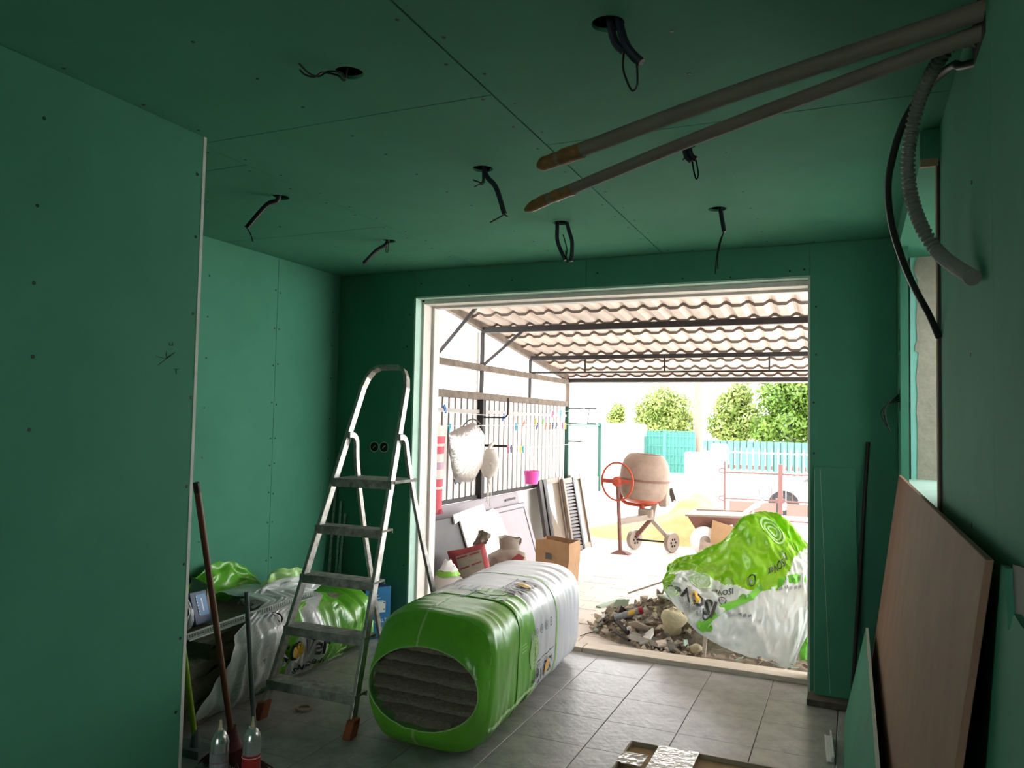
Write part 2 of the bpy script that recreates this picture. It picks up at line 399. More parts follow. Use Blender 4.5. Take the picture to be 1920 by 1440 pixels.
    build('jamb_board', MB().box(.3,.62,4.787,4.8,1.2,2.462), M['turq'], wr)
    pl = MB(); e = [(.33,2.44),(.318,2.40),(.325,2.36),(.338,2.33),(.334,2.20),(.328,2.1),(.334,2.0),(.322,1.97),(.322,1.94),(.34,1.93),(.333,1.86),(.326,1.78),(.334,1.7),(.327,1.62),(.333,1.5),(.331,1.35),(.328,1.2),(.62,1.2),(.62,2.462),(.345,2.462)]
    pl.prism([(x,4.781,z) for x,z in e], (0,.007,0)); build('plaster_coat', pl, M['plaster'], wr)
    for z in (1.98, 1.66):
        build('cut_slot', MB().box(.2343,.2352,4.56,4.64,z-.06,z+.06), M['dark'], wr)
    build('window_sill', MB().box(.262,.62,3.1,4.79,1.2,1.232), M['board_light'], wr)
    build('edge_batten', MB().box(.277,.281,3.087,3.12,1.2,2.463), M['ply'], wr)
    build('edge_profile', MB().box(.281,.3025,3.087,3.14,1.2,2.463), M['frame_dark'], wr)
    wf2 = MB(); wf2.box(.56,.62,3.4,3.46,1.232,2.462); wf2.box(.56,.62,4.72,4.78,1.232,2.462); wf2.box(.57,.61,4.07,4.11,1.28,2.41)
    wf2.box(.56,.62,3.46,4.72,1.232,1.28); wf2.box(.56,.62,3.46,4.72,2.41,2.462)
    struct('window_1', wf2, M['frame_dark'])
    # notch near the ceiling where the pipes come out
    build('pipe_notch', MB().box(.2885,.2902,2.06,2.26,2.44,2.575), M['dark'], wr)
    # added unseen wall that blocks part of the daylight at the right window
    struct('wall_light_block', MB().box(1.35,1.5,-3,4.9,-.3,3.3), M['white_wall'])
    struct('floor_window_side', MB().box(.62,1.35,-3,5.02,-.3,-.1), M['ground'])
    wfr = MB(); wfr.box(-2.43,-1.75,-2.75,-2.6,0,2.8); wfr.box(-.45,.62,-2.75,-2.6,0,2.8); wfr.box(-1.75,-.45,-2.75,-2.6,0,1.05); wfr.box(-1.75,-.45,-2.75,-2.6,2.15,2.8)
    struct('wall_front', wfr, M['board'])
    w2 = MB(); w2.box(-1.75,-1.69,-2.72,-2.66,1.05,2.15); w2.box(-.51,-.45,-2.72,-2.66,1.05,2.15); w2.box(-1.69,-.51,-2.72,-2.66,1.05,1.11); w2.box(-1.69,-.51,-2.72,-2.66,2.09,2.15); w2.box(-1.12,-1.08,-2.71,-2.67,1.11,2.09)
    struct('window_added_fill', w2, M['frame_dark'])  # window and its wall opening added behind the camera for fill light
    struct('floor_behind', MB().box(-14,10,-25,-2.75,-.3,-.05), M['ground'])
    struct('trim_3', MB().box(-2.86,-1.632,4.925,5.075,-.02,.028), M['wood'], bevel=.004)
    struct('trim_4', MB().box(-1.622,-.225,4.918,5.07,-.02,.03), M['wood'], bevel=.004)
    # screw heads
    def dots(parent, pts, nrm, r=.0055):
        m = MB(); n = Vector(nrm)
        a = n.orthogonal().normalized(); b = n.cross(a)
        for p in pts:
            p = Vector(p); k = 8
            vs = [p + n*.0012 + (a*math.cos(2*PI*i/k)+b*math.sin(2*PI*i/k))*r for i in range(k)] + [p + (a*math.cos(2*PI*i/k)+b*math.sin(2*PI*i/k))*r*1.15 for i in range(k)]
            m.add(vs, [tuple(range(k))] + [(i,(i+1)%k,k+(i+1)%k,k+i) for i in range(k)])
        o = build('screws', m, M['screw'], parent); o['kind'] = 'stuff'
    cp = []
    for x, js in ((-1.13,.0),(-1.05,.1),(-2.425,.05),(-2.345,.16),(-1.75,.1),(-.45,.05),(-2.98,.12)):
        y = 1.5+js
        while y < 4.75:
            if not (x < -2.3 and y < 2.3): cp.append((x+rnd.uniform(-.008,.008), y+rnd.uniform(-.03,.03), ZC))
            y += .262
    cp += [(-2.27,1.6,ZC),(-2.27,1.9,ZC),(-2.27,2.15,ZC)]
    for x in (-3.3,-3.0,-2.7,-2.2,-1.9,-1.3,-.9,-.6,-.2): cp.append((x,4.76,ZC))
    dots(ce, cp, (0,0,-1))
    lp = [(-2.3, 1.566, 2.416),(-2.3, 1.558, 2.139),(-2.3, 1.56, 1.898),(-2.3, 1.569, 1.671),(-2.3, 1.569, 1.447),(-2.3, 2.18, 2.427),(-2.3, 2.185, 2.186),(-2.3, 2.187, 1.89),(-2.3, 2.194, 1.57),(-2.3, 2.191, 1.233),(-2.3, 2.193, 0.942),(-2.3, 2.19, 0.668),(-2.3, 2.184, 0.399)]
    dots(wl, lp, (1,0,0))
    fp = []
    for k, z in enumerate((2.36,2.1,1.85,1.6,1.36,1.18,1.0,.8,.55)): fp += [(-3.56,4.09,z),(-3.56,4.135,z+.012*(k%3-1))]
    for z in (2.3,2.05,1.8,1.5,1.2,.95,.7): fp += [(-3.56,4.72,z),(-3.56,3.5,z+.05)]
    dots(wf, fp, (1,0,0))
    bp = [(-2.458, 4.8, 2.456),(-2.131, 4.8, 2.475),(-1.521, 4.8, 2.487),(-0.964, 4.8, 2.42),(-0.673, 4.8, 2.41),(-0.333, 4.8, 2.429),(-0.253, 4.8, 2.433),(-2.848, 4.8, 2.489),(-0.188, 4.8, 2.21),(-0.188, 4.8, 1.929),(-0.2, 4.8, 1.65),(-0.199, 4.8, 1.357),(-0.187, 4.8, 0.566),(-0.181, 4.8, 0.326),(-2.94, 4.8, 2.267),(-2.955, 4.8, 2.034),(-2.932, 4.8, 0.463)]
    dots(wb, bp, (0,-1,0))
    rp = [(0.29, 2.309, 2.154),(0.29, 2.358, 1.704),(0.29, 2.368, 1.253)]
    dots(wr, rp, (-1,0,0))
    # pencil marks on the partition
    pm = MB()
    for a, b in (((295,662),(326,660)),((326,660),(310,672)),((310,672),(295,662)),((297,682),(326,660)),((318,640),(322,648)),((322,648),(324,640))):
        pass
    for seg in ([(-2.299, 2.025, 1.712),(-2.299, 2.066, 1.708),(-2.299, 2.108, 1.734),(-2.299, 2.036, 1.682)], [(-2.299, 2.069, 1.732),(-2.299, 2.073, 1.711)],[(-2.299, 2.08, 1.768),(-2.299, 2.083, 1.757),(-2.299, 2.097, 1.758),(-2.299, 2.096, 1.772)],[(-2.299, 2.107, 1.672),(-2.299, 2.129, 1.673)],[(-2.299, 2.117, 1.671),(-2.299, 2.12, 1.653)]):
        pm.tube(seg, .0009, 4)
    build('pencil_mark', pm, M['ink'], wl)
shell()

# ---------------------------------------------------------------- interior things
def ribbon(mb, pts, w, h, ref, mi=0):
    pts = [Vector(p) for p in pts]; ref = Vector(ref); k = len(pts); vs = []
    for i, p in enumerate(pts):
        t = (pts[min(i+1,k-1)]-pts[max(i-1,0)]).normalized()
        x = ref - t*ref.dot(t); x.normalize(); y = t.cross(x)
        vs += [p-x*w/2-y*h/2, p+x*w/2-y*h/2, p+x*w/2+y*h/2, p-x*w/2+y*h/2]
    fs = [(i*4+j, i*4+(j+1)%4, i*4+4+(j+1)%4, i*4+4+j) for i in range(k-1) for j in range(4)]
    fs += [(3,2,1,0), tuple(range((k-1)*4, k*4))]
    return mb.add(vs, fs, mi)

class Bale:
    """soft rounded bale lying along Y; s runs along it, u round it from the floor over +X to the top"""
    def __init__(b, x0, x1, y0, y1, a, hb, n=3.6, wr=.006, seed=0, hprof=None, aprof=None, lean=0):
        b.lean = lean
        b.x0, b.x1, b.y0, b.y1, b.a, b.hb, b.wr, b.seed = x0, x1, y0, y1, a, hb, wr, seed
        b.hp = hprof or (lambda s: 1); b.ap = aprof or (lambda s: 1)
        K = 400; P = []
        for i in range(K+1):
            t = -PI/2 + 2*PI*i/K; c, q = math.cos(t), math.sin(t)
            P.append((math.copysign(abs(c)**(2/n), c), math.copysign(abs(q)**(2/n), q)))
        L = [0]
        for i in range(K): L.append(L[-1] + math.hypot((P[i+1][0]-P[i][0])*a, (P[i+1][1]-P[i][1])*hb))
        b.P, b.L, b.per, b.len = P, L, L[-1], y1-y0
    def unit(b, u):
        d = (u % 1.0)*b.per; lo, hi = 0, len(b.L)-1
        while hi-lo > 1:
            m = (lo+hi)//2
            if b.L[m] <= d: lo = m
            else: hi = m
        t = (d-b.L[lo])/max(1e-9, b.L[hi]-b.L[lo]); p, q = b.P[lo], b.P[hi]
        return p[0]+(q[0]-p[0])*t, p[1]+(q[1]-p[1])*t
    def pt(b, s, u, off=0):
        e = .07; k = 1
        if s < e: k = 1 - .05*(1-math.sqrt(max(0, 1-((e-s)/e)**2)))
        if s > 1-e: k = 1 - .16*(1-math.sqrt(max(0, 1-((s-1+e)/e)**2)))
        cx, cz = b.unit(u); h = b.hb*b.hp(s); a = b.a*b.ap(s)
        w = b.wr*(nz(s*38+b.seed, u*5) + .6*nz(s*90, u*9+b.seed)) + 1.6*b.wr*nz(s*6, u*8, b.seed)
        if cz < -.85: w = 0
        d = k + (w+off)/max(a, h)
        z = max(.002+off, h + cz*h*d)
        return Vector((b.x0+(b.x1-b.x0)*s + cx*a*d, b.y0+b.len*s + b.lean*z*max(0,1-2.5*s), z))

def insulation_bale():
    B = Bale(-1.79, -1.92, 3.14, 4.84, .318, .303, n=3.9, hprof=lambda s: 1-.03*s*s, seed=3, lean=.17)
    t = thing('insulation_bale', 'large green and white wrapped bale of mineral wool with one end cut open', 'insulation bale', (-1.88,4.0,0))
    NU, NV = 96, 84
    m = MB(); vs = [B.pt(j/NV, i/NU) for j in range(NV+1) for i in range(NU)]
    m.v = [tuple(p) for p in vs]
    for j in range(NV):
        s = (j+.5)/NV
        for i in range(NU):
            u = (i+.5)/NU
            sb = .405 if u < .415 else (.405-.9*(u-.415) if u < .5 else .30)
            if u > .70: sb = .38
            m.f.append((j*NU+i, j*NU+(i+1)%NU, (j+1)*NU+(i+1)%NU, (j+1)*NU+i)); m.m.append(0 if s < sb else 1)
    # far end cap
    c = len(m.v); m.v.append((B.x1, B.y1+.02, .27)); m.f += [(NV*NU+i, NV*NU+(i+1)%NU, c) for i in range(NU)]; m.m += [1]*NU
    wrap = build('wrapper', m, [M['film_green'], M['film_white']], t, smooth='all')
    # near end: film folded in round the oval cut
    def cap(uu, v):
        o = B.pt(0, uu); x, z = B.unit(uu); a = math.atan2(z*B.hb, x*B.a)
        h = Vector((-1.79+.286*math.cos(a), 3.14, .283+.178*math.sin(a)))
        p = o.lerp(h, v); p.y = 3.14 + .17*p.z - .075*math.sin(v*PI/2) + .008*nz(uu*40, v*3) + .006*nz(uu*90, v*6)
        if z < -.85: p.z = max(.003, p.z)
        return p
    fm = MB().grid(cap, 96, 8); build('folded_end', fm, M['film_green'], t, smooth='all')
    ed = [cap(i/64, 1.0) for i in range(65)]
    build('cut_edge', MB().tube(ed, .0032, 5, False), M['film_mid'], t)
    sm = MB(); fn = lambda uu, v: cap(uu, v) + Vector((0,-.002,0))
    sm.grid(lambda a, v: fn(.521+.006*a, v), 1, 10); build('tape_seam', sm, M['film_mid'], t)
    sm = MB().grid(lambda a, v: fn(.985+.007*a, v), 1, 10); build('tape_seam', sm, M['film_mid'], t)
    sm = MB(); sm.grid(lambda a, v: B.pt(v*.2, .521+.006*a, .002), 1, 16)
    build('tape_seam', sm, M['film_mid'], t)
    # wool layers
    zz = .104; k = 0
    while zz < .458:
        th = rnd.uniform(.022,.046); z0, z1 = zz, min(zz+th, .465); zc = (z0+z1)/2
        q = 1-((zc-.283)/.184)**2
        if q > .02:
            hw = .281*math.sqrt(q); sd = k*7.3
            def lay(a, v, hw=hw, z0=z0, z1=z1, sd=sd):
                x = -1.79 + (a*2-1)*hw; bul = math.sin(v*PI)
                zl = z0+(z1-z0)*v
                return Vector((x, 3.137+.17*zl-.042*bul**.6+.012*nz(x*16, v*2, sd)-.006*nz(x*50,v*3,sd), z0+(z1-z0)*v + .007*nz(x*7, 0, 1.3) - .012*(x+1.80)*1.4 + .004*nz(x*30,0,sd)))
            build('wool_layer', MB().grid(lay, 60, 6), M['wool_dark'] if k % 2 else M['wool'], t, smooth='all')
        zz = z1-.003; k += 1
    bk = MB().grid(lambda a, v: Vector((-1.79+.286*v*math.cos(2*PI*a), 3.14+.17*(.283+.19*v*math.sin(2*PI*a)), .283+.19*v*math.sin(2*PI*a))), 40, 3)
    build('wool_core', bk, M['wool'], t)
    # print
    L, P = B.len, B.per
    S = lambda s0, u0, off=.003: (lambda x, y: B.pt(s0-x/L, u0-y/P, off))
    ink = MB()
    for s0, u0 in ((.50,.185),(.47,.415),(.50,.80)):
        text_on(ink, 'ISOVer', .125, S(s0,u0), .002, 0)
        strip_on(ink, [(x/50-.19, -.075) for x in range(0,20)], .005, S(s0,u0), 0)
        text_on(ink, 'SAINT-GOBAIN', .034, S(s0-.02,u0+.024), .0, 1)
        ring_on(ink, 0, .043, S(s0+.045,u0,.005), 18, 2)
    for s0, u0 in ((.47,.292),(.47,.6)):
        for q in range(5):
            f = S(s0+.052*(q-2), u0)
            ring_on(ink, .018, .024, f, 16, 0 if q == 4 else 1); ring_on(ink, 0, .012, f, 8, 1)
    for q in range(9): strip_on(ink, [(x/40, 0) for x in range(0,int(rnd.uniform(3,10)))], .007, S(.42-.012*(q%3), .455+.017*q), 1)
    build('lettering', ink, [M['ink'], M['ink_grey'], M['ink_yellow']], t)
    gr = MB()
    strip_on(gr, [(.0, .01*x-1.0) for x in range(0,200)], [.02+.018*max(0,nz(x*.13,3)) for x in range(200)], S(.645,.5,.0025), 0)
    for s0, u0 in ((.39,.25),(.40,.125),(.36,.46)):
        ring_on(gr, 0, .085, S(s0,u0,.0028), 24, 0)
        for r in (.07,.052,.034): ring_on(gr, r-.006, r, S(s0,u0,.004), 24, 1)
    for q in range(3): strip_on(gr, [(x/50, 0) for x in range(5)], .022, S(.30, .41+.022*q, .003), 2)
    for q in range(3): strip_on(gr, [(x/50, 0) for x in range(5)], .005, S(.32, .27+.008*q, .003), 1)
    lb = MB(); strip_on(lb, [(x/40-.12, 0) for x in range(11)], .17, S(.285,.535,.003), 0); build('paper_label', lb, M['ink_white'], t)
    build('film_print', gr, [M['film_mid'], M['ink_lime'], M['ink_white']], t)
    st = MB(); st.tube([B.pt(.235, .03+.94*i/90, .001) for i in range(91)], .0035, 5, False); build('strap', st, M['film_green'], t)
    rd = MB(); rd.grid(lambda a, v: B.pt(.02+.42*v, .155+.012*a, .006*math.sin(a*PI)+.003*nz(v*60,a)), 3, 60); build('side_seam', rd, M['film_mid'], t)
insulation_bale()

def stepladder():
    t = thing('stepladder', 'paint-splashed aluminium stepladder with red rubber feet standing open', 'stepladder', (-2.43,3.65,0))
    def L(z): return Vector((-2.70+.135*z/1.8, 3.1+.66*z/1.8, z))
    def Rr(z): return Vector((-2.165-.125*z/1.8, 3.1+.66*z/1.8, z))
    a, b = L(1.70), Rr(1.70); top = 1.80
    path = [L(.03), L(.5), L(1.0), L(1.4), L(1.68)]
    tl, tr = L(top), Rr(top)
    path += [L(1.74)+Vector((.012,0,0)), L(1.78)+Vector((.035,0,0)), tl+Vector((.075,0,0)), tr+Vector((-.075,0,0)), Rr(1.78)+Vector((-.035,0,0)), Rr(1.74)+Vector((-.012,0,0))]
    path += [Rr(1.68), Rr(1.4), Rr(1.0), Rr(.5), Rr(.03)]
    m = MB(); ribbon(m, path, .045, .02, (0,-.94,.34)); fr = build('front_frame', m, M['alu'], t, bevel=.003)
    for z in (.175,.425,.675,.922):
        p, q = L(z), Rr(z); m = MB()
        d = Vector((0,.085,0))
        m.box(p.x-.012, q.x+.012, p.y-.03, p.y+.075, z-.006, z+.006); m.box(p.x-.012, q.x+.012, p.y-.032, p.y-.024, z-.038, z+.006)
        m.box(p.x-.012, q.x+.012, p.y+.069, p.y+.075, z-.02, z+.006)
        build('tread', m, M['alu_paint'], t, bevel=.002)
    p, q = L(1.165), Rr(1.165)
    m = MB(); m.box(p.x-.005, q.x+.02, p.y-.03, p.y+.24, 1.158, 1.176); m.box(p.x-.005, q.x+.02, p.y-.032, p.y-.024, 1.13, 1.176)
    build('platform', m, M['alu_paint'], t, bevel=.003)
    for s, h, f in ((1, Vector((-2.565,3.60,1.40)), Vector((-2.70,4.2,0.0))), (-1, Vector((-2.238,3.60,1.395)), Vector((-2.225,4.2,0.0)))):
        d = (f-h)
        pts = [h+Vector((0,-.02,.012)), h+Vector((0,.025,.008)), h+Vector((0,.055,-.03)), h+d*.12+Vector((0,.02,0)), h+d*.4, f+Vector((0,0,.03))]
        m = MB(); ribbon(m, spline(pts, 4), .034, .018, (0,.9,.4)); build('rear_leg', m, M['alu'], t, bevel=.003)
        fo = MB().obox(f+Vector((0,0,.025)), .02,.026,.025); build('rubber_foot', fo, M['rubber_red'], t, bevel=.006)
    for p in (L(0), Rr(0)):
        m = MB(); m.hexa([(p.x-.022,p.y-.034,0),(p.x+.022,p.y-.034,0),(p.x+.022,p.y+.03,0),(p.x-.022,p.y+.03,0),(p.x-.012,p.y-.01,.085),(p.x+.028,p.y-.01,.085),(p.x+.028,p.y+.052,.085),(p.x-.012,p.y+.052,.085)])
        build('rubber_foot', m, M['rubber_red'], t, bevel=.006)
    for z in (1.40, 1.165):
        for pp in (L(z), Rr(z)): build('rivet', MB().tube([pp+Vector((-.02,.0,0)), pp+Vector((.02,0,0))], .008, 8), M['steel'], t)
stepladder()

def torn_bag():
    hp = lambda s: .78+.30*math.sin(min(1,s*1.25)*PI)**.8*(1-.25*s)
    B = Bale(-3.17, -3.22, 2.72, 4.45, .37, .235, n=3.0, wr=.022, seed=11, hprof=hp, aprof=lambda s: 1-.22*max(0,s-.6)/.4)
    t = thing('torn_insulation_bag', 'torn open white and green film bag of mineral wool slumped along the wall', 'insulation bag', (-3.2,3.7,0))
    # wool slabs showing at the open end
    for k, (z0, z1, y0) in enumerate(((.002,.11,2.66),(.115,.22,2.62),(.225,.315,2.68),(.32,.395,2.9))):
        def slab(a, v, z0=z0, z1=z1, y0=y0, k=k):
            y = y0 + (4.1-y0)*a; x = -2.95 + .10*max(0,min(1,(3.1-y)/.3)) + .02*nz(y*9, v*3, k) - .012*k
            return Vector((x-(.0 if 0<v<1 else .01), y, z0+(z1-z0)*v+.012*nz(y*4,k)))
        m = MB(); m.grid(slab, 40, 4)
        m.grid(lambda a, v, z1=z1, y0=y0, k=k: Vector((-3.5+(.55+.10*max(0,min(1,(3.1-y0-(4.1-y0)*v)/.3)))*a, y0+(4.1-y0)*v, z1+.012*nz(a*5,v*9,k)-.003)), 10, 30)
        m.grid(lambda a, v, z0=z0, z1=z1, y0=y0, k=k: Vector((-3.5+.65*a, y0+.02*nz(a*9,v*2,k), z0+(z1-z0)*v)), 12, 3)
        build('wool_slab', m, M['wool_light'], t, smooth='all')
    def film(a, v):
        u = .045 + .58*a
        s0 = .01 + .19*max(0, min(1, (a-.18)/.35)) + .20*max(0, min(1, (a-.50)/.10)) + .015*nz(a*12, 1)
        s = s0 + (1.0-s0)*v
        p = B.pt(s, u, .012 + .018*nz(s*9, u*14, 4) + .012*abs(nz(s*24+u*10, u*20, 2)))
        if a < .1 and v < .4: p.x += .10*(1-a/.1)*(1-v/.4)*(.6+.4*math.sin(v*30))
        return p
    NU, NV = 60, 90; m = MB(); m.v = [tuple(film(i/NU, j/NV)) for j in range(NV+1) for i in range(NU+1)]
    for j in range(NV):
        for i in range(NU):
            a, v = (i+.5)/NU, (j+.5)/NV
            g = 0
            if v > .56+.05*math.sin(a*9): g = 1
            elif .335 < v < .385: g = 1
            m.f.append((j*(NU+1)+i, j*(NU+1)+i+1, (j+1)*(NU+1)+i+1, (j+1)*(NU+1)+i)); m.m.append(g)
    build('film_wrap', m, [M['film_clear'], M['film_green']], t, smooth='all')
    # bunched film on top
    def flap(c, w, h, seed, lean):
        def f(a, v):
            x = (a-.5)*w; k = 1-abs(a*2-1)**2.2
            return Vector(c) + Vector((lean*v*h + .05*nz(a*5, v*4, seed), x, v*h*(.35+.65*k) + .03*nz(a*6+2, v*5, seed)))
        return f
    m = MB(); m.grid(flap((-3.40,3.62,.42), .55, .20, 3, -.45), 24, 12); build('film_flap', m, M['film_green'], t, smooth='all')
    m = MB(); m.grid(flap((-3.20,3.95,.43), .5, .12, 5, -.7), 24, 12); build('film_flap', m, M['film_mid'], t, smooth='all')
    m = MB(); m.grid(flap((-3.05,3.75,.44), .7, .09, 9, -.9), 24, 12); build('film_flap', m, M['film_clear'], t, smooth='all')
    S = lambda s0, u0: (lambda x, y: (lambda uu, ss: B.pt(ss, uu, .042 + .018*nz(ss*9, uu*14, 4) + .012*abs(nz(ss*24+uu*10, uu*20, 2))))(u0+y/B.per, s0+x/B.len))
    m = MB(); text_on(m, 'ISOVer', .14, S(.47,.235), .003, 0); text_on(m, 'SAINT-GOBAIN', .04, S(.51,.193), .001, 0)
    strip_on(m, [(x/40-.12,-.09) for x in range(10)], .005, S(.50,.235), 0)
    ring_on(m, 0, .042, S(.447,.238), 16, 1)
    for s0,u0 in ((.36,.33),(.30,.40),(.52,.27)):
        ring_on(m, .03, .036, S(s0,u0), 18, 0); ring_on(m, .018, .022, S(s0,u0), 18, 0)
    for q in range(6): strip_on(m, [(x/40,0) for x in range(2)], .03, S(.262, .11+.028*q), 2)
    build('lettering', m, [M['ink'], M['ink_yellow'], M['ink_grey']], t)
    m = MB()
    for s0,u0 in ((.62,.2),): 
        for r in (.05,.036,.022): ring_on(m, r-.005, r, S(s0,u0), 18)
    for q in range(5): strip_on(m, [(x/30,0) for x in range(5)], .014, S(.68, .15+.022*q))
    build('pale_print', m, M['ink_lime'], t)
torn_bag()

def nook_items():
    # perforated bead lying across the torn bag
    def bead(name, a, b, label, w=.024, up=(0,0,1)):
        a, b = Vector(a), Vector(b); d = (b-a); n = int(d.length/.014); d.normalize()
        x = d.cross(Vector(up)).normalized(); y = x.cross(d).normalized(); m = MB()
        for side in (x, y):
            for q in (0, w): m.bar(a+side*q, b+side*q, .008, .008, up)
            m.bar(a+side*(w*.5), b+side*(w*.5), .0025, .0025, up)
            for i in range(n):
                p = a + d*(i+.5)*((b-a).length/n); m.bar(p, p+side*w, .0105, .003, up)
        return single(name, m, M['white_pl'], label, 'corner bead')
    bead('corner_bead', (-2.988,2.885,.403), (-2.799,3.617,.497), 'white perforated corner bead laid slanting over the torn insulation bag')
    bead('corner_bead', (-0.096, 4.158, 0.003), (-0.076, 3.839, 0.003), 'short white perforated corner bead lying on the floor tiles')
    # broom
    t = thing('broom', 'broom with brown handle and dark red bristles leaning by the partition edge', 'broom', (-2.44,2.63,0))
    top, fer = Vector((-2.365, 2.3, 1.237)), Vector((-2.436,2.624,.125))
    m = MB(); m.tube([fer, top], .0125, 10); build('handle', m, M['brown'], t, smooth=True)
    m = MB(); m.tube([top, top+(top-fer).normalized()*.0-Vector((0,0,.002)), top-(top-fer).normalized()*.04], .0135, 10); build('end_cap', m, M['black'], t)
    m = MB(); m.tube([fer+Vector((0,0,.05)), fer+Vector((.0,0,.0)), fer+Vector((0,0,-.045))], [.018,.03,.05], 10); build('ferrule', m, M['bristle'], t, smooth=True)
    m = MB()
    for i in range(260):
        a = rnd.uniform(-1,1); b = rnd.uniform(-1,1)
        p = fer + Vector((a*.045, b*.02, -.04)); q = Vector((fer.x + a*.17 + .02, fer.y + b*.06, rnd.uniform(.002,.02)))
        md = p.lerp(q,.5)+Vector((a*.02,0,-.01)); m.tube([p, md, q], .0022, 3, False)
    o = build('bristles', m, M['bristle'], t); o['kind'] = 'stuff'
    m = MB(); m.tube([(-2.54,2.884,.003), (-2.582, 2.84, 0.685)], .0115, 10)
    single('grey_pole', m, M['greypole'], 'thin grey pole standing between the broom and the stepladder', 'pole', smooth=True)
    t = thing('lime_mop', 'lime green stick with a dark socket standing beside the partition edge', 'mop', (-2.67,2.65,0))
    a, b = Vector((-2.672,2.655,.05)), Vector((-2.685, 2.6, 0.367))
    m = MB(); m.tube([a, b+(b-a)*.9], .0125, 10); build('handle', m, M['lime'], t, smooth=True)
    m = MB(); m.tube([(-2.672,2.655,.11),(-2.672,2.655,.03)], [.016,.024], 10); m.box(-2.78,-2.61,2.61,2.70,.0,.035); build('socket', m, M['greypole'], t)
    # spray foam cans
    for x, y, lab, c, nm in ((-2.194,2.30,'spray foam can with a grey label on the floor by the partition','can_label',0), (-2.105,2.375,'spray foam can with a red label on the floor by the partition','can_red',1)):
        t = thing('spray_can', lab, 'spray can', (x,y,0), 'spray foam cans by the partition')
        T = Matrix.Translation((x,y,0)); r = .034
        m = MB().lathe([(r,.0),(r,.262),(r*1.03,.266),(r*.98,.274),(r*.86,.288),(r*.6,.304),(r*.42,.308),(r*.42,.314),(r*.3,.314)], 24, T); build('body', m, M['can'], t, smooth=True)
        m = MB().lathe([(r+.0006,.03),(r+.0006,.235 if nm == 0 else .215)], 24, T); m.f = m.f[:-2]; m.m = m.m[:-2]
        lb = build('label', m, M[c], t, smooth=True)
        m = MB()
        for z in ((.07,.2) if nm == 0 else (.205,)): m.tube([(x+(r+.001)*math.cos(i*PI/12), y+(r+.001)*math.sin(i*PI/12), z) for i in range(25)], .0012, 4, False)
        if nm == 1:
            a0 = math.atan2(-y, -x)
            for z, w in ((.165,.03),(.145,.022),(.12,.034),(.095,.026)):
                strip_on(m, [(-w/2+w*i/6, 0) for i in range(7)], .005, lambda px, py, z=z, a0=a0: Vector((x+(r+.0016)*math.cos(a0+px/r), y+(r+.0016)*math.sin(a0+px/r), z+py)))
        build('print', m, M['ink_white'] if nm else M['sack_red'], t)
        m = MB().tube([(x,y,.31),(x+.002,y,.33),(x+.001,y,.352)], [.009,.006,.004], 8); build('nozzle', m, M['foam'], t)
    m = MB().hexa([(-2.33,2.27,0),(-2.12,2.20,0),(-2.115,2.212,0),(-2.325,2.282,0),(-2.36,2.25,.15),(-2.15,2.18,.17),(-2.145,2.19,.17),(-2.355,2.262,.15)])
    # blue pack, cardboard, black clamp on the torn bag
    t = thing('blue_pack', 'dark blue packaged item in clear film lying on the torn bag', 'package', (-3.17,3.12,.40))
    R = Matrix.Rotation(-.35,3,'Y') @ Matrix.Rotation(.25,3,'Z')
    c = Vector((-3.17,3.10,.482)); m = MB().obox(c, .045,.075,.085, R); build('box', m, M['blue_dark'], t, bevel=.004)
    m = MB().obox(c+R@Vector((.0462,.012,.012)), .0008,.045,.055, R); build('label', m, M['blue'], t)
    m = MB(); f = lambda x,y: c + R@Vector((.0478, .012+y*0+x, .012+y)); strip_on(m, [(-.035,0),(.035,0)], .010, lambda x,y: c+R@Vector((.0478,.012-y,x+.012)))
    for q in range(7): strip_on(m, [(-.004,-.045+.015*q),(.004,-.045+.015*q)], .006, lambda x,y: c+R@Vector((.0478,x-.03,y+.012)))
    build('print', m, M['ink_white'], t)
    m = MB().grid(lambda a,v: c+R@Vector((.05*math.cos(a*2*PI)*(1+.2*nz(a*6,v*4)), -.09-.03*v+.02*nz(a*4,v*4,2), .095*math.sin(a*2*PI)*(1-.5*v))), 20, 8); build('clear_wrap', m, M['film_clear'], t, smooth='all')
    m = MB().hexa([(-3.42,3.28,.388),(-3.20,3.22,.388),(-3.20,3.26,.388),(-3.42,3.32,.388),(-3.44,3.34,.58),(-3.22,3.24,.575),(-3.22,3.245,.58),(-3.44,3.345,.585)])
    single('cardboard_scrap', m, M['card_pale'], 'folded scrap of pale cardboard on the torn bag behind the blue pack', 'cardboard')
    t = thing('spring_clamp', 'black plastic hand clamp lying on the torn bag', 'clamp', (-2.98,3.2,.44))
    b = Vector((-3.0,3.2,.402))
    for p in (((-.02,-.11,.02),(0,0,.0)), ((.03,-.10,.035),(0,0,.01)), ((0,0,0),(.03,.11,.015)), ((0,0,.01),(-.01,.12,.03))):
        m = MB(); m.bar(b+Vector(p[0]), b+Vector(p[1]), .022, .018); build('jaw' if p[1][1] > .05 else 'handle', m, M['black'], t, bevel=.004)
    m = MB().lathe([(.018,0),(.018,.03)], 12, Matrix.Translation(b-Vector((0,0,.008)))); build('pivot', m, M['black'], t)
    # blue box against the back wall
    t = thing('carton', 'blue printed carton standing on the floor against the back wall', 'carton', (-3.15,4.6,0))
    # box rotated a little: dark left face, bright right face
    A, Bq, Cq = Vector((-3.30,4.635,0)), Vector((-3.03,4.475,0)), Vector((-2.93,4.635,0)); D = A+Cq-Bq; h = Vector((0,0,.35))
    m = MB().hexa([A,Bq,Cq,D,A+h,Bq+h,Cq+h,D+h]); build('box', m, M['blue_dark'], t, bevel=.003)
    e = (Cq-Bq); n = Vector((e.y,-e.x,0)).normalized()*.0015
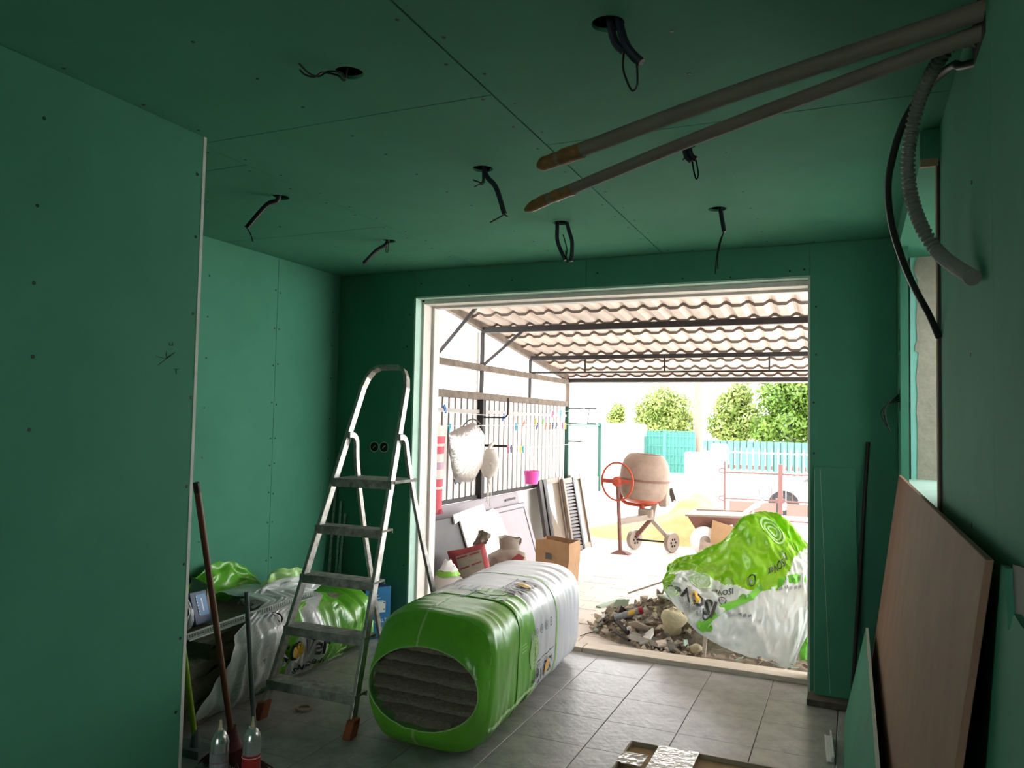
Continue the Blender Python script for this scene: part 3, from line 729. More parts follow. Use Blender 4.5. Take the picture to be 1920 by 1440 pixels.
    m = MB().add([Bq+n+h*.02, Cq+n+h*.02, Cq+n+h*.99, Bq+n+h*.99], [(0,1,2,3)]); build('bright_side', m, M['blue'], t)
    en = e.normalized(); lw = e.length
    f = lambda x, y: Bq + n*1.6 + en*(lw*.5+x) + Vector((0,0,.175+y))
    m = MB(); text_on(m, 'MONTALTO', .035, lambda x,y: f(x,y-.055)); strip_on(m, [(-.025,0),(.025,0)], .012, lambda x,y: f(x-.04,y+.13))
    for q in range(3): strip_on(m, [(-.07,.14-.02*q),(.0+.02*q,.14-.02*q)], .004, lambda x,y: f(x,y-.02))
    m.add([f(-.04,.0), f(.055,.0), f(.055,.075), f(-.04,.075)], [(0,1,2,3)]); build('print', m, M['ink_white'], t)
    m = MB(); g = lambda x,y: f(x,y)+n*.6
    for px, py in ((-.015,.045),(-.03,.012),(-.018,.012),(.045,.02),(.045,.065)): m.add([g(px-.005,py-.004),g(px+.006,py-.004),g(px+.006,py+.004),g(px-.005,py+.004)], [(0,1,2,3)])
    build('label_marks', m, M['ink'], t)
    e2 = (Bq-A); n2 = Vector((e2.y,-e2.x,0)).normalized()*.0015; e2n = e2.normalized()
    m = MB(); text_on(m, 'MONTALTO', .055, lambda x,y: A + n2 + e2n*(e2.length*.5+x) + Vector((0,0,.285+y))); build('lettering', m, M['ink_grey'], t)
    # thin profiles in the corner
    for k, (x, y) in enumerate(((-3.50,4.66),(-3.46,4.70),(-3.43,4.67))):
        m = MB().bar((x,y,0),(x-.03+.012*k,4.785,.98-.09*k), .018,.012); single('metal_profile', m, M['alu'], ('tallest','middle-height','shortest')[k]+' thin metal stud profile leaning in the back left corner', 'metal profile', 'profiles in the corner')
    # sockets cut in the back wall
    t = thing('wall_box', 'pair of round electrical boxes set in the back wall', 'electrical box', (-3.165,4.8,1.26))
    for x in (-3.21,-3.127):
        Mx = Matrix.Translation((x,4.8005,1.30)) @ Matrix.Rotation(PI/2,4,'X')
        m = MB().lathe([(.034,0),(.034,.0015)], 20, Mx); build('box_void', m, M['dark'], t)
        m = MB(); m.tube([(x+.037*math.cos(i*PI/14), 4.7985, 1.30+.037*math.sin(i*PI/14)) for i in range(29)], .003, 5, False); build('rim', m, M['board_light'], t)
        m = MB(); m.tube([(x-.01,4.798,1.29),(x,4.79,1.30),(x+.012,4.797,1.312)], .0025, 5); build('wire', m, M['rope'], t)
    m = MB().lathe([(.035,0),(.042,.002),(.042,.012),(.028,.012),(.028,.003)], 24, Matrix.Translation((-2.587,3.295,0))); 
    single('tape_roll', m, M['card_pale'], 'small roll of tape lying on the tiles under the stepladder', 'tape roll', smooth=True)
    # wires from the right wall slot
    t = thing('loose_wires', 'bunch of dark loose wires hanging from the right wall by the corner', 'wires', (.23,4.56,1.66))
    for k in range(4):
        m = MB().tube(spline([(.234,4.56,1.69-.012*k), (.205-.01*k,4.53,1.665-.01*k), (.175-.012*k,4.47,1.64-.02*k), (.15+.012*k,4.45,1.58-.03*k)], 5), .0035, 5); build('wire', m, M['wire'], t)
nook_items()

def boards():
    m = MB().hexa([(.052,1.65,.0),(.066,1.65,0),(.066,4.47,0),(.052,4.47,0),(.223,1.65,1.268),(.237,1.65,1.268),(.237,4.47,1.268),(.223,4.47,1.268)])
    single('fibreboard_sheet', m, M['mdf'], 'big brown fibreboard sheet leaning against the right wall under the window', 'board', bevel=.002)
    t = thing('plasterboard_strip', 'low pale green plasterboard strip leaning on the brown fibreboard', 'board', (0,3.4,0))
    m = MB().hexa([(-.035,2.3,0),(-.0225,2.3,0),(-.0225,4.45,0),(-.035,4.45,0),(.066,2.3,.475),(.0785,2.3,.475),(.0785,4.45,.475),(.066,4.45,.475)]); 
    o = build('face', m, M['board'], t); m = MB().hexa([(.066,2.3,.4752),(.0785,2.3,.4752),(.0785,4.45,.4752),(.066,4.45,.4752),(.066,2.3,.4772),(.0785,2.3,.4772),(.0785,4.45,.4772),(.066,4.45,.4772)]); build('cut_edge', m, M['gypsum'], t)
    t = thing('plasterboard_offcut', 'tall green plasterboard offcut with a chalk line leaning on the wall beside the opening', 'board', (-.08,4.72,0))
    m = MB().hexa([(-.19,4.66,.035),(.045,4.66,.035),(.045,4.672,.035),(-.19,4.672,.035),(-.197,4.787,1.28),(.017,4.787,1.28),(.017,4.7985,1.28),(-.197,4.7985,1.28)]); build('sheet', m, M['board'], t)
    m = MB(); m.bar((-.11,4.658,.05),(-.165,4.785,1.27),.0016,.001,(0,-1,.1)); m.bar((-.19,4.658,.05),(-.195,4.785,1.27),.0016,.001,(0,-1,.1)); build('chalk_line', m, M['gypsum'], t)
    m = MB().tube([(.0,4.63,.032),(.085,4.785,1.43)], .011, 8); single('steel_tube', m, M['steel'], 'dark thin steel tube leaning in the corner behind the fibreboard', 'tube', smooth=True)
    m = MB().box(-.225,.04,4.56,4.70,0,.034); single('base_plank', m, M['wood_dark'], 'dirty dark plank on the floor under the leaning plasterboard offcut', 'plank', bevel=.003)
    t = thing('broken_plasterboard', 'green plasterboard sheet with a torn top corner standing against the right wall', 'board', (.24,1.3,0))
    e = [(1.64,0),(1.64,1.262),(1.60,1.262),(1.585,1.235),(1.56,1.205),(1.535,1.17),(1.52,1.175),(1.50,1.205),(1.44,1.20),(.4,1.2),(.4,0)]
    m = MB().prism([(.155+.072*z,y,z) for y,z in e], (.0125,0,0)); build('sheet', m, M['board'], t)
    m = MB().prism([(.166+.072*z,y,z) for y,z in ((1.60,1.27),(1.50,1.28),(1.38,1.25),(1.38,1.15),(1.54,1.12))], (.006,0,0)); build('torn_paper', m, M['wallcore'], t)
    # flattened carton at the bottom of the view
    t = thing('flat_carton', 'shallow brown carton with shiny clear tape lying on the tiles', 'carton', (-.6,3.25,0))
    m = MB().box(-.93,-.2,2.9,3.555,.0,.03); build('tray', m, M['card'], t, bevel=.003)
    m = MB(); m.box(-.93,-.921,2.9,3.555,.0302,.05); m.box(-.93,-.2,3.546,3.555,.0302,.05); build('rim', m, M['card_pale'], t)
    m = MB().box(-.80,-.62,3.3,3.56,.0505,.0515); m.grid(lambda a,v: Vector((-.93+.11*a, 3.3+.12*v, .053+.006*nz(a*5,v*7))), 8, 8); build('clear_tape', m, M['clear_tape'], t)
boards()

def ceiling_runs():
    def conduit(hole, tubes, wires, label, r=.011):
        x, y = HOLES[hole]
        t = thing('cable_outlet', label, 'cable', (x,y,ZC), 'ceiling light cable outlets')
        for pts in tubes:
            m = MB().tube(spline(pts,5), r, 8); build('conduit', m, M['navy'], t, smooth=True)
        for pts in wires:
            m = MB().tube(spline(pts,6), .0032, 5); build('wire', m, M['wire'], t)
    up = lambda i, dx=0, dy=0: (HOLES[i][0]+dx, HOLES[i][1]+dy, ZC+.098)
    conduit(0, [], [[up(0), (-1.45,1.95,2.572), (-1.453, 1.93, 2.577), (-1.48, 1.9, 2.572), (-1.499, 1.88, 2.551), (-1.523, 1.86, 2.557), (-1.553, 1.84, 2.592)], [up(0,-.01), (-1.455,1.955,2.568), (-1.461, 1.92, 2.566), (-1.493, 1.89, 2.567), (-1.507, 1.87, 2.547), (-1.535, 1.86, 2.554), (-1.548, 1.85, 2.567)]],
            'bare dark wires twisted out of a ceiling hole with no conduit')
    conduit(1, [[up(1,.012), (-0.559, 1.97, 2.534), (-0.51, 1.97, 2.464)], [up(1,-.012), (-0.595, 1.99, 2.558), (-0.564, 1.99, 2.512)]], [[(-0.564, 1.99, 2.515), (-0.564, 1.98, 2.466), (-0.552, 1.98, 2.424), (-0.535, 1.975, 2.393), (-0.521, 1.97, 2.406), (-0.523, 1.97, 2.465)], [(-0.561, 1.99, 2.514), (-0.539, 1.98, 2.481), (-0.517, 1.97, 2.458)]],
            'two thick navy conduits with a long wire loop in the hole above the pipes')
    conduit(2, [[up(2), (-2.585,2.962,2.575), (-2.627, 2.93, 2.542), (-2.722, 2.9, 2.429)]], [[(-2.718, 2.9, 2.429), (-2.693, 2.9, 2.392), (-2.678, 2.9, 2.357)]], 'single dark conduit curving from the ceiling hole beside the left wall nook')
    conduit(3, [[up(3), (-1.436, 2.93, 2.564), (-1.379, 2.92, 2.493), (-1.337, 2.92, 2.374)]], [[(-1.339, 2.92, 2.375), (-1.371, 2.92, 2.359), (-1.403, 2.92, 2.346)], [(-1.337, 2.92, 2.374), (-1.322, 2.92, 2.364)], [up(3,-.01), (-1.436, 2.92, 2.531), (-1.456, 2.91, 2.512), (-1.473, 2.9, 2.499)], [up(3,-.01), (-1.443, 2.92, 2.532), (-1.461, 2.91, 2.526), (-1.479, 2.9, 2.532)]],
            'straight dark conduit with frayed wires hanging by the taped pipe ends')
    conduit(4, [[up(4), (-2.58,3.93,2.575), (-2.637, 3.9, 2.523), (-2.71, 3.88, 2.445)]], [[(-2.575, 3.93, 2.584), (-2.588, 3.93, 2.526), (-2.573, 3.93, 2.518), (-2.567, 3.93, 2.58)]], 'short slanting dark conduit in the ceiling hole nearest the back left corner')
    conduit(5, [[up(5,-.02), (-1.46, 3.88, 2.551), (-1.455, 3.88, 2.477), (-1.41, 3.88, 2.378)], [up(5,.01), (-1.395, 3.88, 2.546), (-1.373, 3.88, 2.471), (-1.377, 3.88, 2.37)]], [[(-1.411, 3.88, 2.387), (-1.402, 3.88, 2.436), (-1.425, 3.88, 2.519)], [(-1.377, 3.88, 2.376), (-1.398, 3.88, 2.366), (-1.411, 3.88, 2.431)]], 'pair of dark conduits forming a loop above the wide opening')
    conduit(6, [[up(6,.01), (-0.569, 2.95, 2.556), (-0.544, 2.95, 2.524)], [up(6,-.01), (-0.587, 2.95, 2.558), (-0.562, 2.95, 2.518)]], [[(-0.56, 2.95, 2.519), (-0.552, 2.95, 2.47), (-0.543, 2.95, 2.447), (-0.537, 2.95, 2.469), (-0.546, 2.95, 2.522)], [(-0.577, 2.95, 2.542), (-0.597, 2.95, 2.528)]], 'two stubby navy conduits with a small wire loop behind the pipes')
    conduit(7, [[up(7), (-0.594, 3.89, 2.562), (-0.578, 3.89, 2.467)]], [[(-0.578, 3.89, 2.469), (-0.597, 3.88, 2.42), (-0.61, 3.87, 2.344), (-0.616, 3.86, 2.252)], [(-0.58, 3.89, 2.47), (-0.594, 3.88, 2.412), (-0.605, 3.87, 2.344), (-0.603, 3.86, 2.275)]], 'dark conduit with one long trailing wire above the right end of the opening')
    # collars of the cut holes
    # pipes and hoses from the wall notch
    for lab, a, b, r, e in (('thicker cream insulated pipe with a brown taped end below the ceiling', (0.283, 2.083, 2.501), (-0.928, 2.431, 2.4), .0245, (-0.997, 2.445, 2.39)), ('thinner cream insulated pipe with a brown taped end below the ceiling', (0.286, 2.13, 2.47), (-1.033, 2.629, 2.328), .0205, (-1.133, 2.663, 2.306))):
        t = thing('insulated_pipe', lab, 'pipe', a, 'insulated pipes from the wall notch')
        a, b, e = Vector(a), Vector(b), Vector(e); mid = a.lerp(b,.5)+Vector((0,0,.012))
        m = MB().tube(spline([a+(a-b).normalized()*.03, mid, b],10), r, 14); build('insulation', m, M['pvc'], t, smooth=True)
        q = b.lerp(a,.09); m = MB(); pts = spline([q, b, e],6)
        m.tube(pts, [r*(1.04+.22*nz(i*1.1,r*99)) if i < len(pts)-3 else r*(.9-.28*(i-len(pts)+3)) for i in range(len(pts))], 12); build('tape_wrap', m, M['tape'], t, smooth=True)
    pts = spline([(.305,2.20,2.49), (.288,2.215,2.492), (0.254, 2.25, 2.514), (0.222, 2.27, 2.491), (0.187, 2.35, 2.448), (0.163, 2.42, 2.38), (0.15, 2.45, 2.276), (0.157, 2.45, 2.174), (0.184, 2.42, 2.065), (0.229, 2.38, 1.975), (0.268, 2.131, 1.87)], 24)
    acc = [0.]
    for p, q in zip(pts, pts[1:]): acc.append(acc[-1]+(q-p).length)
    res = []; j = 0; n = int(acc[-1]/.0036)
    for i in range(n+1):      # even spacing so that the ridges are regular
        d = acc[-1]*i/n
        while j < len(acc)-2 and acc[j+1] < d: j += 1
        res.append(pts[j].lerp(pts[j+1], (d-acc[j])/max(1e-9, acc[j+1]-acc[j])))
    pts = res
    rr = [.0172+(.0024 if i % 4 < 2 else -.0026) for i in range(len(pts))]
    t = thing('corrugated_hose', 'grey corrugated drain hose arching down the right wall', 'hose', pts[0])
    m = MB().tube(pts, rr, 12); build('hose', m, M['hose'], t)
    pts = spline([(.31,2.222,2.44), (.268,2.30,2.466), (0.26, 2.39, 2.51), (0.227, 2.48, 2.517), (0.184, 2.58, 2.501), (0.144, 2.65, 2.443), (0.117, 2.72, 2.35), (0.111, 2.78, 2.281), (0.124, 2.84, 2.188), (0.156, 2.9, 2.087), (0.2, 2.97, 1.99), (0.248, 3.03, 1.904), (.281,3.075,1.83)], 8)
    m = MB().tube(pts, .0115, 10); single('black_hose', m, M['black'], 'thin black cable duct arching from the wall notch to the window edge', 'hose', smooth=True)
ceiling_runs()

# ---------------------------------------------------------------- the covered yard outside
def roof_z(y): return 2.60 - .139*(y-6.12)
def yard():
    g = struct('floor_yard', MB().box(-14,10,5.02,45,-.3,-.045), M['ground'])
    # pavers near the house, one by one
    pw, pd = .295, .148; first = None
    for j in range(30):
        for i in range(11):
            x = -3.26 + .30*i + (.15 if j % 2 else 0); y = 5.16 + .1505*j
            if x > -.1 or j*11+i > 320: continue
            if first is None:
                m = MB().box(-pw/2,pw/2,-pd/2,pd/2,-.05,-.02); o = build('paver', m, M['paver'], g); o.location = (x,y,0); first = o.data
            else: share('paver', first, (x, y, rnd.uniform(-.003,.002)), g)
    # neighbour wall and low boundary wall
    m = MB(); m.box(-5.4,-5.2,5.02,16,-.05,3.15); struct('wall_neighbour', m, M['white_wall'])
    m = MB()
    n = 70
    m.grid(lambda a, v: Vector((-5.18+.02*math.sin(a*n*2.2), 5.1+6.5*a, 3.15+.75*v)), 280, 1); struct('wall_neighbour_sheeting', m, M['cream_wall'])
    m = MB(); m.box(-3.62,-3.46,5.02,14.2,-.05,.72); struct('wall_boundary', m, M['white_wall'])
    m = MB(); m.box(-3.6,-3.5,9.75,14.2,.72,1.5); struct('wall_boundary_upper', m, M['white_wall'])
    # slatted fence on the low wall
    f = thing('slatted_fence', 'white slatted metal fence with grey ribs along the carport side', 'fence', (-3.42,7.3,.72))
    sl = None
    for i in range(35):
        y = 5.14+.125*i
        if sl is None:
            sl = proto('fence_slat', MB().box(-.006,.006,-.044,.044,0,.982), M['fence'], f, (-3.43,y,.74)); sm = sl.data
        else: share('fence_slat', sm, Vector((-3.43,y,.74))-f.location, f)
    m = MB().box(-3.465,-3.44,5.05,9.5,.74,1.72); build('rib_backing', m, M['fence_gap'], f)
    for z in (.755,1.60): build('rail', MB().box(-3.425,-3.395,5.05,9.5,z-.018,z+.018), M['steel'] if z < 1 else M['fence_gap'], f)
    build('post', MB().box(-3.42,-3.36,6.92,6.99,.735,1.722), M['steel'], f)
    build('post', MB().box(-3.42,-3.37,9.49,9.55,-.05,1.722), M['green_post'], f)
    # white sheet gate beyond
    f = thing('sheet_fence', 'white sheet fence with dark green posts beyond the carport', 'fence', (-3.5,11.6,0))
    sm = None
    for i in range(28):
        y = 9.85+.15*i
        if sm is None:
            o = proto('fence_slat', MB().box(-.004,.004,-.07,.07,0,.82), M['white_wall'], f, (-3.48,y,.7)); sm = o.data
        else: share('fence_slat', sm, Vector((-3.48,y,.7))-f.location, f)
    for y in (11.15,13.95): build('post', MB().box(-3.49,-3.43,y-.03,y+.03,.5,1.52 if y < 12 else 1.3), M['green_post'], f)
    build('rail', MB().box(-3.475,-3.45,9.8,11.2,1.47,1.5), M['green_post'], f)
    # carport
    t = thing('carport', 'carport of dark steel purlins and weathered beams under beige tile-profile sheets', 'carport', (-1.5,7.3,0))
    def rib(x): 
        c = math.cos(2*PI*x/.18); return .030*max(0,(c+.25)/1.25)**1.2
    ST = .42
    me = None
    for k in range(5):
        x0 = -3.50+1.08*k
        m = MB(); rows = []; y = 5.04; Wd = 1.10 
        while y < 9.75:
            rows += [(y+.001, .0), (y+ST*.5, .004), (y+ST, .010)]; y += ST
        nx = 48; vs = []
        for i, (y, dz) in enumerate(rows):
            base = roof_z(y) + (.015 if i % 3 == 2 else (-.012 if i % 3 == 0 else 0)) + .012
            for j in range(nx+1): vs.append((x0+1.10*j/nx, y, base + rib(1.10*j/nx) + .004*k*0))
        w = nx+1
        m.add(vs, [(i*w+j, i*w+j+1, (i+1)*w+j+1, (i+1)*w+j) for i in range(len(rows)-1) for j in range(nx)])
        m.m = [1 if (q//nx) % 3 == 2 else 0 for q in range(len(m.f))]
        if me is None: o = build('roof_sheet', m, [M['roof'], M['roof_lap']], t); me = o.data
        else: share('roof_sheet', me, (1.08*k, 0, .002*(k % 2)), t)
    for y, h in ((6.99,.055),(8.28,.045),(9.57,.05)):
        z = roof_z(y)-.028; build('purlin', MB().box(-3.42,2.0,y-.025,y+.025,z-h,z), M['steel'], t)
    build('purlin', MB().box(-3.42,2.0,5.06,5.12,roof_z(5.1)-.09,roof_z(5.1)-.02), M['steel'], t)
    build('truss_chord', MB().box(-3.42,2.0,8.27,8.29,2.07,2.09), M['steel'], t)
    for x in (-2.75,-1.85,-.77,.3,1.3): build('truss_rod', MB().box(x-.008,x+.008,8.272,8.288,2.09,roof_z(8.28)-.05), M['steel'], t)
    build('fascia', MB().box(-3.42,2.0,9.60,9.64,2.03,2.075), M['cream_wall'], t)
    build('side_rafter', MB().bar((-3.43,5.05,roof_z(5.05)-.02),(-3.43,9.6,roof_z(9.6)-.02), .05,.07), M['conc'], t)
    build('tie_beam', MB().box(-3.46,-3.39,5.05,9.57,2.015,2.075), M['conc'], t)
    build('fence_top_beam', MB().box(-3.48,-3.39,5.05,9.52,1.72,1.79), M['conc'], t)
    for y, r in ((6.02,.018),(7.0,.016),(8.28,.014)):
        build('side_post', MB().box(-3.435,-3.435+2*r,y-r,y+r,1.79,roof_z(y)-.07), M['steel'], t)
    build('pale_post', MB().box(-3.545,-3.466,6.93,7.06,.72,roof_z(7)-.07), M['white_wall'], t)
    build('pale_post', MB().tube([(-3.42,9.579,-.05),(-3.42,9.579,2.05)], .03, 10), M['pole'], t, smooth=True)
    for a, b in (((-3.42,6.02,2.06), (-2.949, 6.02, 2.565)), ((-3.42,7.0,2.06), (-2.924, 7, 2.45))):
        build('brace', MB().bar(a, b, .025,.025), M['steel'], t)
    # right and house-side carport posts
    for y in (5.1,9.57): build('pale_post', MB().tube([(1.9,y,-.05),(1.9,y,roof_z(y)-.06)], .03, 10), M['pole'], t, smooth=True)
yard()

def puff(outline, nrm, depth, mb=None, back=True, seed=0, cr=.0):
    """pillow-like solid from an outline of 3d points"""
    P = [Vector(p) for p in outline]; n = Vector(nrm).normalized(); c = sum(P, Vector())/len(P)
    # resample
    Q = []
    for i in range(len(P)):
        a, b = P[i], P[(i+1) % len(P)]; Q += [a, a.lerp(b,.333), a.lerp(b,.667)]
    rings = [(1,0),(.93,.45),(.75,.8),(.5,.95),(.25,1.0)]
    mb = mb or MB(); k = len(Q)
    for sgn in ((1,-1) if back else (1,)):
        vs = []
        for s, d in rings:
            for i, q in enumerate(Q):
                w = cr*nz(q.y*9+s*5+seed, q.z*9, q.x*7+sgn) if s < 1 else 0
                vs.append(c+(q-c)*s + n*(sgn*depth*d + w))
        vs.append(c+n*sgn*depth)
        fs = [(r*k+i, r*k+(i+1)%k, (r+1)*k+(i+1)%k, (r+1)*k+i) for r in range(len(rings)-1) for i in range(k)] + [((len(rings)-1)*k+i, (len(rings)-1)*k+(i+1)%k, len(rings)*k) for i in range(k)]
        mb.add(vs, fs)
    return mb

def laundry():
    # brackets and lines
    t = thing('clothesline', 'clothesline with dark brackets and thin cords strung along the slatted fence', 'clothesline', (-3.3,8.2,1.2))
    A = [(-3.36,6.95,1.545),(-3.13,6.95,1.545),(-3.10,6.95,1.58),(-3.10,6.95,1.74)]
    build('bracket', MB().tube(A, .009, 6), M['steel'], t)
    build('bracket', MB().tube([(-3.36,6.95,1.265),(-3.10,6.95,1.265)], .014, 6), M['steel'], t)
    for z, x in ((1.70,-3.0),(1.50,-3.0),(1.27,-3.16)):
        build('bracket', MB().tube([(-3.38,9.52,z),(x,9.52,z)], .010, 6), M['steel'], t)
    build('bracket', MB().tube([(-3.12,9.52,1.5),(-3.10,9.52,1.69)], .006, 6), M['steel'], t)
    CORDS = [((-3.16,5.1,1.60),(-3.16,9.52,1.70),.08), ((-3.12,5.1,1.455),(-3.12,9.52,1.50),.004), ((-3.10,6.95,1.265),(-3.16,9.52,1.27),.03)]
    def cord_at(k, y):
        a, b, g = CORDS[k]; a, b = Vector(a), Vector(b); f = (y-a.y)/(b.y-a.y)
        return a.lerp(b, f) - Vector((0,0,g*math.sin(f*PI)))
    for k in range(3):
        y0, y1 = CORDS[k][0][1], CORDS[k][1][1]
        build('cord', MB().tube([cord_at(k, y0+(y1-y0)*i/24) for i in range(25)], .003, 4), M['rope'], t)
    spec = [('peg_blue',(-3.16, 5.784, 1.647),.5),('peg_blue',(-3.16, 6.99, 1.561),-.5),('peg_cyan',(-3.12, 7.208, 1.495),0),('peg_orange',(-3.12, 7.387, 1.546),-.9),
            ('peg_yellow',(-3.12, 7.727, 1.551),-.2),('peg_green',(-3.12, 7.948, 1.542),-.4),('peg_navy',(-3.12, 7.791, 1.511),-.6),('peg_orange',(-3.12, 8.047, 1.507),-.4),('peg_orange',(-3.12, 8.181, 1.502),-.3),
            ('peg_navy',(-3.12, 8.266, 1.503),-.2),('peg_navy',(-3.12, 8.388, 1.504),-.6),('peg_pink',(-3.12, 8.587, 1.499),0),('peg_yellow',(-3.12, 8.68, 1.493),.1),('peg_pink',(-3.16, 8.368, 1.595),-.6),
            ('peg_cyan',(-3.16, 8.636, 1.6),-.3),('peg_pink',(-3.12, 6.982, 1.235),0),('peg_navy',(-3.12, 7.048, 1.223),.2),('peg_yellow',(-3.12, 7.307, 1.184),0),('peg_cyan',(-3.12, 7.376, 1.193),.2),('peg_cyan',(-3.12, 5.788, 1.43),-.1),('peg_pink',(-3.12, 6.219, 1.473),0)]
    nm = dict(peg_blue='blue',peg_cyan='cyan',peg_pink='pink',peg_orange='orange',peg_yellow='yellow',peg_green='green',peg_navy='navy')
    where = {0:'above the striped towel',1:'right of the black fence post',2:'hanging on the middle cord alone',3:'lying slanted on the middle cord',15:'on the lowest cord beside the white cloth bag',16:'on the lowest cord beside the white cloth bag',17:'on the lowest cord above the pink basket',18:'on the lowest cord above the pink basket',19:'holding the silver bag',20:'holding the silver bag'}
    for i, (c, p, rx) in enumerate(spec):
        p = Vector(p); R = Matrix.Rotation(rx, 3, 'X'); m = MB()
        k = 0 if i in (0,1,13,14) else (2 if i in (15,16,17,18) else 1)      # each peg grips its own cord
        p = cord_at(k, p.y) - R @ Vector((0, 0, -.034 if i in (0,3,4,5) else (.022 if k == 2 else .012)))
        for s in (-1,1):
            m.hexa([p+R@Vector(q) for q in ((-.006,s*.004-.0035,-.045),(.006,s*.004-.0035,-.045),(.006,s*.004+.0035,-.045),(-.006,s*.004+.0035,-.045),(-.006,s*.011-.0035,.03),(.006,s*.011-.0035,.03),(.006,s*.011+.0035,.03),(-.006,s*.011+.0035,.03))])
        m.tube([p+R@Vector((-.008,-.008,0)), p+R@Vector((.008,.008,0))], .005, 6)
        single('clothes_peg', m, M[c], nm[c]+' plastic clothes peg '+where.get(i,'in the cluster near the green end post of the line'), 'clothes peg', 'pegs on the clothesline')
    # striped towel
    t = thing('striped_towel', 'red and cream striped towel hanging from the clothesline', 'towel', (-3.12,5.6,.77))
    bands = [(0,.12,'towel_b'),(.12,.24,'towel_b'),(.24,.27,'towel_a'),(.27,.36,'towel_b'),(.36,.47,'towel_a'),(.47,.56,'towel_c'),(.56,.66,'towel_a'),(.66,.75,'towel_b'),(.75,.78,'towel_a'),(.78,.87,'towel_b'),(.87,1,'towel_a')]
    for z0, z1, c in bands:
        f = lambda a, v, z0=z0, z1=z1: Vector((-3.12+(.016*math.sin(a*11)+.01*nz(a*3,(z0+(z1-z0)*v)*3))*min(1,4*(1-(z0+(z1-z0)*v))), 5.40+.335*a-.02*(1-(z0+(z1-z0)*v)), .77+.692*(z0+(z1-z0)*v)))
        build('stripe', MB().grid(f, 14, 3), M[c], t, smooth='all')
    fr = MB()
    for i in range(26): fr.tube([(-3.12+.016*math.sin(i/26*11),5.382+.335*i/26,.772),(-3.12,5.384+.335*i/26,.73)], .004, 4)
    o = build('fringe', fr, M['towel_b'], t); o['kind'] = 'stuff'
    # silver bag
    t = thing('silver_bag', 'silver quilted thermal bag hanging on the line beside the towel', 'bag', (-3.12,6.1,.9))
    out = [(-3.12, 5.78, 1.399),(-3.12, 5.933, 1.439),(-3.12, 6.103, 1.468),(-3.12, 6.218, 1.497),(-3.12, 6.35, 1.459),(-3.12, 6.443, 1.381),(-3.12, 6.461, 1.247),(-3.12, 6.412, 1.112),(-3.12, 6.318, 1.004),(-3.12, 6.224, 0.957),(-3.12, 6.057, 0.968),(-3.12, 5.906, 1.005),(-3.12, 5.841, 1.135),(-3.12, 5.796, 1.272)]
    build('body', puff(out, (1,0,0), .05, cr=.012), M['silver'], t, smooth='all')
    build('strap', MB().tube(spline([(-3.12, 6.032, 1.454),(-3.12, 6.112, 1.501),(-3.12, 6.238, 1.521),(-3.12, 6.371, 1.479),(-3.12, 6.455, 1.381),(-3.1, 6.397, 1.259)],5), .007, 6), M['black'], t)
    build('corner_tab', MB().prism([(-3.075, 5.792, 1.013),(-3.075, 5.948, 1),(-3.075, 5.911, 0.961),(-3.075, 5.861, 0.982),(-3.075, 5.823, 0.967)], (.01,0,0)), M['panel_dark'], t)
    # white cloth bag
    t = thing('cloth_bag', 'off-white cloth bag tied up on the bracket with dangling strings', 'bag', (-3.25,6.86,.7))
    out = [(-3.283, 6.86, 1.238),(-3.226, 6.86, 1.24),(-3.167, 6.86, 1.195),(-3.131, 6.86, 1.103),(-3.163, 6.86, 1.009),(-3.241, 6.86, 0.938),(-3.312, 6.86, 0.966),(-3.355, 6.86, 1.052),(-3.334, 6.86, 1.163)]
    build('body', puff(out, (.2,-1,0), .05, cr=.012), M['cloth'], t, smooth='all')
    for k in range(4): build('string', MB().tube([(-3.245,6.85,.95), (-3.25+.012*k,6.845,.88), (-3.265+.018*k,6.84,.72-.02*k)], .004, 4), M['rope'], t)
    build('neck_tie', MB().tube(spline([(-3.25,6.855,1.225),(-3.25,6.885,1.262),(-3.248,6.945,1.288),(-3.246,6.972,1.262),(-3.248,6.94,1.245),(-3.252,6.88,1.23)],5), [.02-.0004*i for i in range(26)], 8), M['cloth'], t, smooth='all')
    # pink basket
    b = Vector((-3.116, 7.642, 0.92)); t = thing('peg_basket', 'small pink plastic basket hanging by a cord over the shutters', 'basket', b-Vector((0,0,.07)))
    build('tub', MB().lathe([(.065,-.07),(.085,.065),(.09,.07),(.082,.07),(.062,-.06)], 18, Matrix.Translation(b)), M['pink'], t, smooth=True)
    for s in (-1,1): build('cord', MB().tube([b+Vector((0,s*.085,.07)), cord_at(2, b.y)], .003, 4), M['rope'], t)
laundry()

